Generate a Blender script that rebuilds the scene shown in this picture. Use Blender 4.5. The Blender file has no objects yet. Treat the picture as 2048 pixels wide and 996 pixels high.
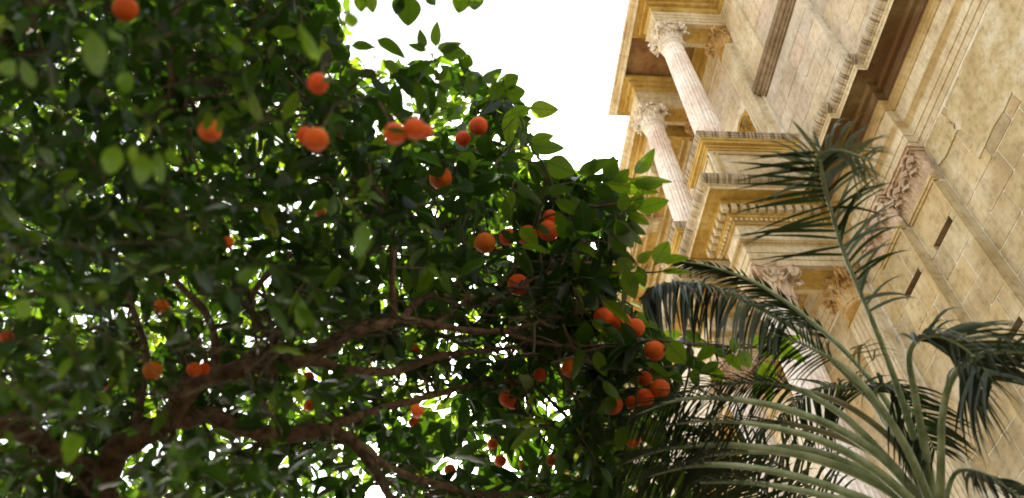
import bpy, math, random
import numpy as np
from mathutils import Vector, Matrix
random.seed(7); rng = np.random.default_rng(7)
sc = bpy.context.scene
C = sc.collection

# ---------------------------------------------------------------- camera
H = 1.6                                     # eye height above the paving
XW = Vector((0.9920, -0.0178, -0.1200)); ZW = Vector((-0.0798, 0.6500, -0.7560))
XW.normalize(); ZW = (ZW - ZW.dot(XW) * XW).normalized(); YW = ZW.cross(XW)
RM = Matrix((XW, YW, ZW))                   # camera -> world
FPX = 1856.0
cam_d = bpy.data.cameras.new('camera'); cam = bpy.data.objects.new('camera', cam_d); C.objects.link(cam)
cam_d.sensor_width = 36; cam_d.lens = FPX / 2048 * 36
cam_d.clip_start = 0.05; cam_d.clip_end = 2000
cam_d.dof.use_dof = True; cam_d.dof.focus_distance = 6.6; cam_d.dof.aperture_fstop = 2.3
cam.matrix_world = Matrix.Translation((0, 0, H)) @ RM.to_4x4()
sc.camera = cam

# ---------------------------------------------------------------- sky, sun, exposure
SUN_EL, SUN_AZ = math.radians(40), math.radians(14)       # azimuth from +Y towards +X (behind the facade plane)
w = bpy.data.worlds.new('World'); sc.world = w; w.use_nodes = True
nt = w.node_tree; nt.nodes.clear()
sky = nt.nodes.new('ShaderNodeTexSky'); sky.sky_type = 'NISHITA'; sky.sun_disc = False
sky.sun_elevation = SUN_EL; sky.sun_rotation = SUN_AZ; sky.air_density = 1.0; sky.dust_density = 3.0; sky.ozone_density = 0.6
hsv = nt.nodes.new('ShaderNodeHueSaturation'); hsv.inputs['Saturation'].default_value = 0.30
bg = nt.nodes.new('ShaderNodeBackground'); bg.inputs[1].default_value = 0.15
out = nt.nodes.new('ShaderNodeOutputWorld')
nt.links.new(sky.outputs[0], hsv.inputs['Color']); nt.links.new(hsv.outputs[0], bg.inputs[0]); nt.links.new(bg.outputs[0], out.inputs[0])
sd = bpy.data.lights.new('sun', 'SUN'); sd.energy = 5.0; sd.angle = math.radians(0.5); sd.color = (1.0, 0.9, 0.74)
so = bpy.data.objects.new('sun', sd); C.objects.link(so)
sdir = Vector((math.sin(SUN_AZ) * math.cos(SUN_EL), math.cos(SUN_AZ) * math.cos(SUN_EL), math.sin(SUN_EL)))
so.rotation_euler = sdir.to_track_quat('Z', 'Y').to_euler(); so.location = (0, 0, 30)
sc.view_settings.view_transform = 'Standard'; sc.view_settings.look = 'None'
sc.view_settings.gamma = 1; sc.view_settings.exposure = 1.8
sc.cycles.max_bounces = 12; sc.cycles.diffuse_bounces = 8; sc.cycles.transmission_bounces = 10; sc.cycles.transparent_max_bounces = 4

RN = np.array(RM)
def P(px, py, z):
    """world point that stands at depth z along the sight line of a photo pixel (2048 wide)"""
    v = Vector(((px - 1024) / FPX * z, -(py - 498) / FPX * z, -z))
    return RM @ v + Vector((0, 0, H))
def PR(pts):
    """project an (n,3) array -> px, py, depth"""
    q = (np.asarray(pts, float) - np.array([0, 0, H])) @ RN
    z = -q[..., 2]
    zz = np.where(np.abs(z) < 1e-6, 1e-6, z)
    return 1024 + FPX * q[..., 0] / zz, 498 - FPX * q[..., 1] / zz, z

# ---------------------------------------------------------------- materials
def nodes(name):
    m = bpy.data.materials.new(name); m.use_nodes = True; t = m.node_tree; t.nodes.clear()
    return m, t
def N(t, typ, **kw):
    n = t.nodes.new(typ)
    for k, v in kw.items():
        if k.startswith('i_'):
            key = k[2:]; key = int(key) if key.isdigit() else key.replace('_', ' ')
            n.inputs[key].default_value = v
        else: setattr(n, k, v)
    return n
def ramp(t, stops, fac):
    r = N(t, 'ShaderNodeValToRGB'); e = r.color_ramp.elements
    while len(e) < len(stops): e.new(0.5)
    for k, (p, c) in enumerate(stops):
        e[k].position = p; e[k].color = (*c, 1) if len(c) == 3 else c
    t.links.new(fac, r.inputs[0]); return r
def mixc(t, a, b, fac, mode='MIX'):
    m = N(t, 'ShaderNodeMix', data_type='RGBA', blend_type=mode)
    for sock, v in ((m.inputs[6], a), (m.inputs[7], b), (m.inputs[0], fac)):
        if isinstance(v, bpy.types.NodeSocket): t.links.new(v, sock)
        elif isinstance(v, (int, float)): sock.default_value = v
        else: sock.default_value = (*v, 1)
    return m.outputs[2]
def stone(name, c1, c2, c3, rand=None, streak=0.0, streak_col=(0.12, 0.08, 0.05), rough=0.85, bump=0.35, scale=1.0, stain=None, streak_z=0.6, sfreq=16):
    m, t = nodes(name)
    geo = N(t, 'ShaderNodeNewGeometry'); pos = geo.outputs['Position']
    n1 = N(t, 'ShaderNodeTexNoise', i_Scale=1.3 * scale, i_Detail=6, i_Roughness=0.6); t.links.new(pos, n1.inputs['Vector'])
    n2 = N(t, 'ShaderNodeTexNoise', i_Scale=9 * scale, i_Detail=8, i_Roughness=0.65); t.links.new(pos, n2.inputs['Vector'])
    n3 = N(t, 'ShaderNodeTexNoise', i_Scale=55 * scale, i_Detail=5, i_Roughness=0.7); t.links.new(pos, n3.inputs['Vector'])
    r1 = ramp(t, [(0.34, c1), (0.5, c2), (0.66, c3)], n1.outputs['Fac'])
    r2 = ramp(t, [(0.33, (0.62, 0.58, 0.52)), (0.5, (1, 1, 1)), (0.72, (1.12, 1.1, 1.06))], n2.outputs['Fac'])
    col = mixc(t, r1.outputs[0], r2.outputs[0], 0.75, 'MULTIPLY')
    if rand:
        oi = N(t, 'ShaderNodeObjectInfo')
        rr = ramp(t, rand, oi.outputs['Random']); rr.color_ramp.interpolation = 'CONSTANT'
        col = mixc(t, col, rr.outputs[0], 0.85, 'MULTIPLY')
    if streak > 0:
        sn = N(t, 'ShaderNodeSeparateXYZ'); t.links.new(geo.outputs['Normal'], sn.inputs[0]); spz = N(t, 'ShaderNodeSeparateXYZ'); t.links.new(pos, spz.inputs[0])
        ax = N(t, 'ShaderNodeMath', operation='ABSOLUTE'); t.links.new(sn.outputs[0], ax.inputs[0]); ay = N(t, 'ShaderNodeMath', operation='ABSOLUTE'); t.links.new(sn.outputs[1], ay.inputs[0])
        gt = N(t, 'ShaderNodeMath', operation='GREATER_THAN'); t.links.new(ay.outputs[0], gt.inputs[0]); t.links.new(ax.outputs[0], gt.inputs[1])
        mf = N(t, 'ShaderNodeMix', data_type='FLOAT'); t.links.new(gt.outputs[0], mf.inputs[0]); t.links.new(spz.outputs[1], mf.inputs[2]); t.links.new(spz.outputs[0], mf.inputs[3])
        cb = N(t, 'ShaderNodeCombineXYZ'); t.links.new(mf.outputs[0], cb.inputs[0]); t.links.new(spz.outputs[2], cb.inputs[2])
        mp = N(t, 'ShaderNodeMapping'); mp.inputs['Scale'].default_value = (sfreq, 1, streak_z); t.links.new(cb.outputs[0], mp.inputs[0])
        ns = N(t, 'ShaderNodeTexNoise', i_Scale=1.0, i_Detail=4, i_Roughness=0.6); t.links.new(mp.outputs[0], ns.inputs['Vector'])
        rs = ramp(t, [(0.45, (0, 0, 0)), (0.62, (1, 1, 1))], ns.outputs['Fac'])
        f = N(t, 'ShaderNodeMath', operation='MULTIPLY'); f.inputs[1].default_value = streak; t.links.new(rs.outputs[0], f.inputs[0])
        col = mixc(t, col, streak_col, f.outputs[0])
    if stain:
        scol, samt = stain
        nn = N(t, 'ShaderNodeTexNoise', i_Scale=0.9, i_Detail=5, i_Roughness=0.55, i_Distortion=0.4); t.links.new(pos, nn.inputs['Vector'])
        rs = ramp(t, [(0.42, (0, 0, 0)), (0.56, (1, 1, 1))], nn.outputs['Fac'])
        f = N(t, 'ShaderNodeMath', operation='MULTIPLY'); f.inputs[1].default_value = samt; t.links.new(rs.outputs[0], f.inputs[0])
        col = mixc(t, col, scol, f.outputs[0])
    # small dark pits
    rp = ramp(t, [(0.30, (0.45, 0.4, 0.35)), (0.38, (1, 1, 1))], n3.outputs['Fac'])
    col = mixc(t, col, rp.outputs[0], 0.5, 'MULTIPLY')
    b = N(t, 'ShaderNodeBsdfPrincipled', i_Roughness=rough); b.inputs['Specular IOR Level'].default_value = 0.2
    t.links.new(col, b.inputs['Base Color'])
    add = N(t, 'ShaderNodeMath', operation='ADD'); t.links.new(n2.outputs['Fac'], add.inputs[0]); t.links.new(n3.outputs['Fac'], add.inputs[1])
    bp = N(t, 'ShaderNodeBump', i_Strength=bump, i_Distance=0.02); t.links.new(add.outputs[0], bp.inputs['Height']); t.links.new(bp.outputs[0], b.inputs['Normal'])
    o = N(t, 'ShaderNodeOutputMaterial'); t.links.new(b.outputs[0], o.inputs[0])
    return m
TINTS = [(0.0, (1.0, .98, .92)), (0.2, (.90, .89, .90)), (0.34, (1.05, .97, .82)), (0.5, (.96, .92, .86)), (0.72, (1.0, .90, .85)), (0.8, (.87, .86, .86)), (0.9, (1.08, 1.02, .90))]
M_BLOCK = stone('beige_ashlar', (.355, .275, .145), (.465, .38, .22), (.56, .49, .345), rand=TINTS, streak=.12)
M_BLOCK2 = stone('pale_ashlar', (.42, .355, .26), (.54, .475, .375), (.62, .57, .48), rand=TINTS, streak=.10)
M_MORTAR = stone('lime_mortar', (.56, .50, .38), (.64, .58, .46), (.70, .66, .55))
M_PLAIN = stone('golden_stone', (.36, .26, .12), (.46, .35, .17), (.54, .44, .26), streak=.22, streak_col=(.28, .19, .10))
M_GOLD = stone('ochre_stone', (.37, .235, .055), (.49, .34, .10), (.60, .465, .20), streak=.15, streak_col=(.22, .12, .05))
M_DARKC = stone('weathered_cornice_stone', (.34, .28, .19), (.46, .39, .28), (.55, .48, .37), streak=.8, streak_col=(.055, .035, .02), streak_z=.8, sfreq=22)
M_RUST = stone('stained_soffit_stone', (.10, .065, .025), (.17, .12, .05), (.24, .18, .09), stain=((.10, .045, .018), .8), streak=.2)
M_SHAFT = stone('pale_pink_marble', (.70, .57, .49), (.82, .74, .67), (.88, .84, .79), streak=.25, streak_col=(.36, .26, .22), bump=.25, streak_z=1.2)
M_CAP = stone('carved_white_stone', (.60, .52, .42), (.72, .66, .57), (.80, .75, .68), bump=.5, scale=1.6)
M_CAPP = stone('carved_pink_stone', (.46, .33, .22), (.56, .43, .31), (.66, .55, .43), bump=.5, scale=1.6)
M_CAPG = stone('carved_ochre_stone', (.40, .24, .08), (.52, .34, .14), (.62, .46, .24), bump=.6, scale=1.6)
M_ARCH = stone('cream_stone', (.48, .385, .23), (.58, .495, .33), (.67, .60, .44), streak=.3, streak_col=(.30, .22, .14))
M_PAVE = stone('sandy_paving', (.30, .24, .15), (.36, .30, .20), (.41, .35, .25))
M_LEDGE = stone('brown_ledge_stone', (.16, .11, .06), (.24, .175, .105), (.33, .26, .17), streak=.3)
M_SLOT = stone('slot_shade_stone', (.16, .10, .05), (.22, .145, .075), (.30, .21, .12))  # shade inside the wall slots, put into a dark brown colour
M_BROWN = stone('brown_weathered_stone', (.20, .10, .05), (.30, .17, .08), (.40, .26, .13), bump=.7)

def leafmat():
    m, t = nodes('citrus_leaf')
    uv = N(t, 'ShaderNodeUVMap'); sep = N(t, 'ShaderNodeSeparateXYZ'); t.links.new(uv.outputs[0], sep.inputs[0])
    def mth(op, a, b=None):
        n = N(t, 'ShaderNodeMath', operation=op)
        for k, v in enumerate((a, b)):
            if v is None: continue
            if isinstance(v, bpy.types.NodeSocket): t.links.new(v, n.inputs[k])
            else: n.inputs[k].default_value = v
        return n.outputs[0]
    au = mth('ABSOLUTE', mth('SUBTRACT', sep.outputs[0], 0.5))
    mid = mth('LESS_THAN', au, 0.022)
    w_ = mth('SINE', mth('MULTIPLY', mth('SUBTRACT', sep.outputs[1], mth('MULTIPLY', au, 0.55)), 52.0))
    vein = mth('GREATER_THAN', w_, 0.86)
    vv = mth('MAXIMUM', mid, mth('MULTIPLY', vein, 0.55))
    at = N(t, 'ShaderNodeAttribute', attribute_name='tint')
    oi = N(t, 'ShaderNodeObjectInfo')
    tint = mth('ADD', at.outputs['Fac'], mth('MULTIPLY', mth('SUBTRACT', oi.outputs['Random'], 0.5), 0.16))
    geo = N(t, 'ShaderNodeNewGeometry')
    nz = N(t, 'ShaderNodeTexNoise', i_Scale=45, i_Detail=4); t.links.new(geo.outputs['Position'], nz.inputs['Vector'])
    r = ramp(t, [(0.0, (.005, .010, .002)), (0.45, (.011, .023, .0035)), (0.75, (.034, .054, .007)), (0.95, (.09, .11, .012)), (1.0, (.15, .15, .02))], tint)
    rt = ramp(t, [(0.0, (.022, .055, .003)), (0.4, (.06, .14, .005)), (0.75, (.30, .50, .014)), (0.96, (.50, .56, .035)), (1.0, (.46, .50, .04))], tint)
    col = mixc(t, r.outputs[0], (.10, .16, .05), mth('MULTIPLY', vv, 0.55))
    ns = ramp(t, [(0.35, (.6, .6, .5)), (0.6, (1.1, 1.1, 1.0))], nz.outputs['Fac'])
    col = mixc(t, col, ns.outputs[0], .8, 'MULTIPLY')
    sp = ramp(t, [(0.70, (0, 0, 0)), (0.74, (1, 1, 1))], nz.outputs['Fac'])
    col = mixc(t, col, (.35, .30, .10), mth('MULTIPLY', sp.outputs[0], .5))
    tcol = mixc(t, rt.outputs[0], (.02, .10, .004), mth('MULTIPLY', vv, 0.75))
    b = N(t, 'ShaderNodeBsdfPrincipled', i_Roughness=0.34); b.inputs['Specular IOR Level'].default_value = 0.42
    t.links.new(col, b.inputs['Base Color'])
    bp = N(t, 'ShaderNodeBump', i_Strength=0.5, i_Distance=0.002); t.links.new(mth('ADD', vv, nz.outputs['Fac']), bp.inputs['Height']); t.links.new(bp.outputs[0], b.inputs['Normal'])
    tr = N(t, 'ShaderNodeBsdfTranslucent'); t.links.new(tcol, tr.inputs[0])
    ms = N(t, 'ShaderNodeMixShader'); ms.inputs[0].default_value = 0.5
    t.links.new(b.outputs[0], ms.inputs[1]); t.links.new(tr.outputs[0], ms.inputs[2])
    o = N(t, 'ShaderNodeOutputMaterial'); t.links.new(ms.outputs[0], o.inputs[0])
    return m
M_LEAF = leafmat()
def simple(name, c1, c2, scale=8, rough=.6, spec=.3, stretch=None, bump=.2, trans=None):
    m, t = nodes(name)
    geo = N(t, 'ShaderNodeNewGeometry'); src = geo.outputs['Position']
    nz = N(t, 'ShaderNodeTexNoise', i_Scale=scale, i_Detail=6, i_Roughness=.6); t.links.new(src, nz.inputs['Vector'])
    r = ramp(t, [(0.35, c1), (0.65, c2)], nz.outputs['Fac'])
    b = N(t, 'ShaderNodeBsdfPrincipled', i_Roughness=rough); b.inputs['Specular IOR Level'].default_value = spec
    t.links.new(r.outputs[0], b.inputs['Base Color'])
    bp = N(t, 'ShaderNodeBump', i_Strength=bump, i_Distance=0.004); t.links.new(nz.outputs['Fac'], bp.inputs['Height']); t.links.new(bp.outputs[0], b.inputs['Normal'])
    o = N(t, 'ShaderNodeOutputMaterial'); last = b.outputs[0]
    if trans:
        tr = N(t, 'ShaderNodeBsdfTranslucent'); tr.inputs[0].default_value = (*trans, 1)
        ms = N(t, 'ShaderNodeMixShader'); ms.inputs[0].default_value = 0.25
        t.links.new(last, ms.inputs[1]); t.links.new(tr.outputs[0], ms.inputs[2]); last = ms.outputs[0]
    t.links.new(last, o.inputs[0]); return m
M_BARK = simple('citrus_bark', (.07, .042, .027), (.22, .130, .082), 26, .9, .1, bump=1.0)
M_TWIG = simple('twig_bark', (.06, .05, .025), (.13, .09, .05), 30, .8, .2)
def peel(name, c1, c2, c3):
    m, t = nodes(name); tc = N(t, 'ShaderNodeTexCoord'); oi = N(t, 'ShaderNodeObjectInfo')
    r = ramp(t, [(0.0, c1), (0.5, c2), (1.0, c3)], oi.outputs['Random'])
    nz = N(t, 'ShaderNodeTexNoise', i_Scale=2.2, i_Detail=5); t.links.new(tc.outputs['Object'], nz.inputs['Vector'])
    rn = ramp(t, [(0.38, (.86, .80, .8)), (0.6, (1.0, 1.05, 1.0))], nz.outputs['Fac'])
    col = mixc(t, r.outputs[0], rn.outputs[0], 1.0, 'MULTIPLY')
    sp = N(t, 'ShaderNodeSeparateXYZ'); t.links.new(tc.outputs['Object'], sp.inputs[0])
    top = ramp(t, [(0.40, (0, 0, 0)), (0.47, (1, 1, 1))], sp.outputs[2])
    col = mixc(t, col, (.20, .16, .01), top.outputs[0])
    fl = N(t, 'ShaderNodeTexNoise', i_Scale=9.0, i_Detail=3); t.links.new(tc.outputs['Object'], fl.inputs['Vector'])
    fr = ramp(t, [(0.70, (0, 0, 0)), (0.73, (1, 1, 1))], fl.outputs['Fac']); col = mixc(t, col, (.25, .07, .01), fr.outputs[0])
    vo = N(t, 'ShaderNodeTexVoronoi', i_Scale=26.0); t.links.new(tc.outputs['Object'], vo.inputs['Vector'])
    b = N(t, 'ShaderNodeBsdfPrincipled', i_Roughness=.4); b.inputs['Specular IOR Level'].default_value = .28
    bp = N(t, 'ShaderNodeBump', i_Strength=.45, i_Distance=.02); t.links.new(vo.outputs['Distance'], bp.inputs['Height'])
    t.links.new(bp.outputs[0], b.inputs['Normal']); t.links.new(col, b.inputs['Base Color'])
    o = N(t, 'ShaderNodeOutputMaterial'); t.links.new(b.outputs[0], o.inputs[0]); return m
M_PEEL = peel('orange_peel', (.95, .085, .001), (1.0, .13, .002), (1.0, .18, .004))
M_PEEL2 = peel('ripe_orange_peel', (1.0, .19, .003), (1.0, .22, .005), (1.0, .26, .008))
M_PETI = simple('palm_stalk', (.16, .21, .09), (.42, .46, .27), 11, .5, .35, bump=.5)
M_PETI2 = simple('palm_stalk_brown', (.17, .16, .07), (.30, .25, .13), 9, .5, .4)
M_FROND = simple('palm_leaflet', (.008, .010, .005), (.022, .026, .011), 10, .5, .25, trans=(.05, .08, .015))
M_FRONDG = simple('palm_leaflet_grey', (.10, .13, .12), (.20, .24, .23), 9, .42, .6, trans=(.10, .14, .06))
M_FRONDY = simple('palm_leaflet_dry', (.20, .15, .03), (.36, .28, .08), 9, .6, .3, trans=(.2, .16, .03))
M_PTRUNK = simple('palm_trunk', (.08, .06, .04), (.20, .15, .10), 14, .9, .1, bump=.9)

# ---------------------------------------------------------------- builders
class MB:
    def __init__(s): s.v = []; s.f = []
    def add(s, v, f):
        o = len(s.v); s.v += [tuple(p) for p in v]; s.f += [tuple(i + o for i in q) for q in f]; return s
    def box(s, a, b, ch=0.0):
        x0, y0, z0 = (min(a[i], b[i]) for i in range(3)); x1, y1, z1 = (max(a[i], b[i]) for i in range(3))
        if ch <= 0:
            v = [(x, y, z) for z in (z0, z1) for y in (y0, y1) for x in (x0, x1)]
            return s.add(v, [(0, 2, 3, 1), (4, 5, 7, 6), (0, 1, 5, 4), (2, 6, 7, 3), (0, 4, 6, 2), (1, 3, 7, 5)])
        v = []; idx = {}
        for sx in (0, 1):
            for sy in (0, 1):
                for sz in (0, 1):
                    for ax in range(3):
                        p = [x1 if sx else x0, y1 if sy else y0, z1 if sz else z0]
                        for k, sg in enumerate((sx, sy, sz)):
                            if k != ax: p[k] += -ch if sg else ch
                        idx[(sx, sy, sz, ax)] = len(v); v.append(tuple(p))
        f = []
        for ax in range(3):
            o1, o2 = [(1, 2), (2, 0), (0, 1)][ax]
            for sg in (0, 1):
                q = []
                for a_, b_ in ((0, 0), (1, 0), (1, 1), (0, 1)):
                    k = [0, 0, 0]; k[ax] = sg; k[o1] = a_; k[o2] = b_; q.append(idx[(*k, ax)])
                f.append(tuple(q if sg else q[::-1]))
        for ax in range(3):
            o1, o2 = [(1, 2), (2, 0), (0, 1)][ax]
            for a_ in (0, 1):
                for b_ in (0, 1):
                    k0 = [0, 0, 0]; k1 = [0, 0, 0]; k0[ax] = 0; k1[ax] = 1; k0[o1] = k1[o1] = a_; k0[o2] = k1[o2] = b_
                    f.append((idx[(*k0, o1)], idx[(*k1, o1)], idx[(*k1, o2)], idx[(*k0, o2)]))
        for sx in (0, 1):
            for sy in (0, 1):
                for sz in (0, 1): f.append(tuple(idx[(sx, sy, sz, k)] for k in range(3)))
        return s.add(v, f)
    def tube(s, pts, rad, n=6, cap=True):
        pts = [Vector(p) for p in pts]; m = len(pts)
        t0 = (pts[1] - pts[0]).normalized(); a = t0.orthogonal().normalized(); V = []
        for i, p in enumerate(pts):
            t = (pts[min(i + 1, m - 1)] - pts[max(i - 1, 0)])
            t = t.normalized() if t.length > 1e-9 else t0
            a = (a - a.dot(t) * t); a = a.normalized() if a.length > 1e-6 else t.orthogonal().normalized()
            b = t.cross(a); r = float(rad[i] if hasattr(rad, '__len__') else rad)
            V += [p + r * (math.cos(2 * math.pi * k / n) * a + math.sin(2 * math.pi * k / n) * b) for k in range(n)]
        F = [(i * n + k, i * n + (k + 1) % n, (i + 1) * n + (k + 1) % n, (i + 1) * n + k) for i in range(m - 1) for k in range(n)]
        if cap: F += [tuple(range(n))[::-1], tuple((m - 1) * n + k for k in range(n))]
        return s.add(V, F)
    def lathe(s, prof, c=(0, 0, 0), n=24, fn=None):
        V = []
        for i, (r, z) in enumerate(prof):
            for k in range(n):
                th = 2 * math.pi * k / n; rr = fn(r, z, th) if fn else r
                V.append((c[0] + rr * math.cos(th), c[1] + rr * math.sin(th), c[2] + z))
        m = len(prof)
        F = [(i * n + k, i * n + (k + 1) % n, (i + 1) * n + (k + 1) % n, (i + 1) * n + k) for i in range(m - 1) for k in range(n)]
        F += [tuple(range(n))[::-1], tuple((m - 1) * n + k for k in range(n))]
        return s.add(V, F)
    def sweep(s, path, prof):
        """profile of (outward offset, height) swept with mitres along an axis-aligned plan path"""
        nr = []
        for a, b in zip(path, path[1:]):
            d = Vector((b[0] - a[0], b[1] - a[1])).normalized(); nr.append((-d.y, d.x))
        V = []; m = len(prof)
        for i, p in enumerate(path):
            if i == 0: n = nr[0]
            elif i == len(path) - 1: n = nr[-1]
            else: n = (nr[i - 1][0] + nr[i][0], nr[i - 1][1] + nr[i][1])
            V += [(p[0] + d * n[0], p[1] + d * n[1], z) for d, z in prof]
        F = [(i * m + k, (i + 1) * m + k, (i + 1) * m + k + 1, i * m + k + 1) for i in range(len(path) - 1) for k in range(m - 1)]
        return s.add(V, F)
    def mesh(s, name, mat, smooth=False):
        me = bpy.data.meshes.new(name); me.from_pydata(s.v, [], s.f); me.materials.append(mat)
        if smooth: me.polygons.foreach_set('use_smooth', [True] * len(me.polygons))
        me.update(); return me
    def build(s, name, mat, parent=None, smooth=False, kind=None, loc=None):
        o = bpy.data.objects.new(name, s.mesh(name, mat, smooth)); C.objects.link(o)
        if parent: o.parent = parent
        if kind: o['kind'] = kind
        if loc is not None: o.location = loc
        return o
def tag(o, label, cat, group=None):
    o['label'] = label; o['category'] = cat
    if group: o['group'] = group
    return o
def empty(name, loc=(0, 0, 0)):
    o = bpy.data.objects.new(name, None); C.objects.link(o); o.location = loc; return o
def link(name, me, parent=None, mw=None, kind=None):
    o = bpy.data.objects.new(name, me); C.objects.link(o)
    if parent: o.parent = parent
    if mw is not None: o.matrix_local = mw
    if kind: o['kind'] = kind
    return o
def spline(pts, n):
    pts = [np.array(p, float) for p in pts]; pts = [2 * pts[0] - pts[1]] + pts + [2 * pts[-1] - pts[-2]]; res = []
    segs = len(pts) - 3
    for j in range(n + 1):
        u = j / n * segs; i = min(int(u), segs - 1); t = u - i
        a, b, c, d = pts[i:i + 4]
        res.append(0.5 * ((2 * b) + (c - a) * t + (2 * a - 5 * b + 4 * c - d) * t * t + (3 * b - a - 3 * c + d) * t ** 3))
    return res

# ---------------------------------------------------------------- ground
g = MB(); g.add([(-400, -400, 0), (400, -400, 0), (400, 400, 0), (-400, 400, 0)], [(0, 1, 2, 3)])
g.build('ground', M_PAVE, kind='structure')
M_SOIL = simple('planted_soil', (.025, .035, .012), (.07, .055, .03), 3, .95, .1, bump=.9)
gb = MB(); gb.box((-14, -14, -.2), (2.9, 12, .03)); gb.build('added_garden_bed', M_SOIL, kind='structure')  # out of view, added dark so less light bounces up into the leaves
kb = MB(); kb.box((2.9, -14, -.2), (3.08, 12.18, .12), .012); kb.box((-14, 12, -.2), (2.898, 12.18, .12), .012); kb.build('kerb', M_ARCH, kind='structure')


# ================================================================ CATHEDRAL FACADE (heights given above eye level, lifted by H)
fac = empty('cathedral_building', (7.40, 9.5, 0))
tag(fac, 'golden stone cathedral facade with fluted columns, heavy cornices and ashlar wall', 'cathedral')
OFF = Vector((-7.5, -9.5, H))
class FB(MB):
    def build(s, name, mat, parent=None, smooth=False, kind=None, loc=None):
        s.v = [(x + OFF.x, y + OFF.y, z + OFF.z) for x, y, z in s.v]
        return MB.build(s, name, mat, parent or fac, smooth, kind, loc)
CX, CY = 5.88, 9.48                     # lower columns
AX = 5.97; AY = 9.45; BY = 11.55        # upper columns
DY = 11.58
# ---- backing walls
b = FB()
def wseg(x, y0, y1, z0, z1): b.box((x, y0, z0), (x + .6, y1, z1))
wseg(7.488, -6, 6.9, -H, 12.3)
for za, zb_ in ((-H, 7.15), (7.26, 9.03), (9.15, 12.3)): wseg(7.338, 6.912, 7.77, za, zb_)
for za, zb_ in ((-H, 6.9), (7.02, 8.95), (9.07, 12.3)): wseg(7.208, 7.772, 8.59, za, zb_)
wseg(7.308, 8.6, 32, -H, 12.3)
wseg(7.458, -6, 6.95, 12.3, 19.6); wseg(7.308, 6.962, 9.14, 12.3, 19.6)
# bay with the niche between the upper columns: leave the niche hole open
wseg(7.288, 9.15, 9.91, 12.3, 19.6); wseg(7.288, 10.59, 32, 12.3, 19.6); wseg(7.288, 9.91, 10.59, 12.3, 14.0); wseg(7.288, 9.91, 10.59, 16.35, 19.6)
b.box((7.9, -6, 12.0), (12, 32, 20.6)); b.box((8.2, -6, -H), (12, 32, 12.0))
wall = b.build('wall', M_MORTAR)

# ---- ashlar blocks laid proud of the mortar
unit = {}
def block_mesh(k, mt=M_BLOCK):
    if k not in unit:
        r_ = random.Random(k); m = MB(); m.box((-.5, -.5, -.5), (.5, .5, .5), .035)
        m.v = [(x + r_.uniform(-.012, .012), y + r_.uniform(-.006, .006), z + r_.uniform(-.008, .008)) for x, y, z in m.v]
        unit[k] = m.mesh('stone_block', mt)
    return unit[k]
blocks = []
def course(x, y0, y1, z0, z1, hc=.46, lb=.6, skip=None, thick=.05):
    nz = max(1, round((z1 - z0) / hc)); h = (z1 - z0) / nz
    for i in range(nz):
        y = y0; off = (i % 2) * .5 * lb + random.uniform(-.08, .08); first = True
        while y < y1 - .02:
            L = (lb * .5 + off * .6 if first and (y1 - y0) > lb * 1.3 else lb * random.uniform(.8, 1.25)); first = False
            if y1 - (y + L) < .22: L = y1 - y
            zc = z0 + (i + .5) * h
            if not (skip and skip(y, y + L, zc - h / 2, zc + h / 2)):
                blocks.append((x + random.uniform(-.004, .004), y + L / 2, zc, L - .02, h - .018, thick))
            y += L
course(7.48, 3.6, 6.885, 4.6, 10.44)
course(7.33, 6.905, 7.745, 4.9, 7.15); course(7.33, 6.905, 7.745, 7.26, 9.03); course(7.33, 6.905, 7.745, 9.15, 9.75, hc=.6)
course(7.20, 7.765, 8.595, 4.9, 6.9); course(7.20, 7.765, 8.595, 7.02, 8.95); course(7.20, 7.765, 8.595, 9.07, 9.75, hc=.68)
course(7.30, 8.615, 9.1, 6.2, 10.44); course(7.30, 9.9, 11.2, 7.6, 10.44)
course(7.45, 4.4, 6.935, 12.35, 16.9)
course(7.30, 6.965, 9.12, 12.35, 15.55); course(7.30, 6.3, 9.12, 16.05, 18.5)
course(7.28, 9.72, 11.34, 12.35, 18.55, skip=lambda a, c, z0, z1: c > 9.88 and a < 10.62 and z1 > 13.9 and z0 < 16.45)
vis = []
for (x, y, z, L, h, th) in blocks:
    px, py, zz = PR([[x, y, z + H]])
    d = max(0, -px[0], px[0] - 2048, -py[0], py[0] - 996)
    vis.append(d)
order = sorted(range(len(blocks)), key=lambda i: vis[i])
rest = FB()
for rank, i in enumerate(order):
    x, y, z, L, h, th = blocks[i]
    if rank < 296 and vis[i] < 60:
        o = link('stone_block', block_mesh(i % 6) if z < 12 else block_mesh(10 + i % 6, M_BLOCK2), wall, Matrix.Translation((x + th / 2 + OFF.x, y + OFF.y, z + OFF.z)) @ Matrix.Diagonal((th, L, h, 1)))
    else:
        rest.box((x, y - L / 2, z - h / 2), (x + th, y + L / 2, z + h / 2))
rest.build('stone_course', M_BLOCK, wall, kind='stuff')

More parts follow.
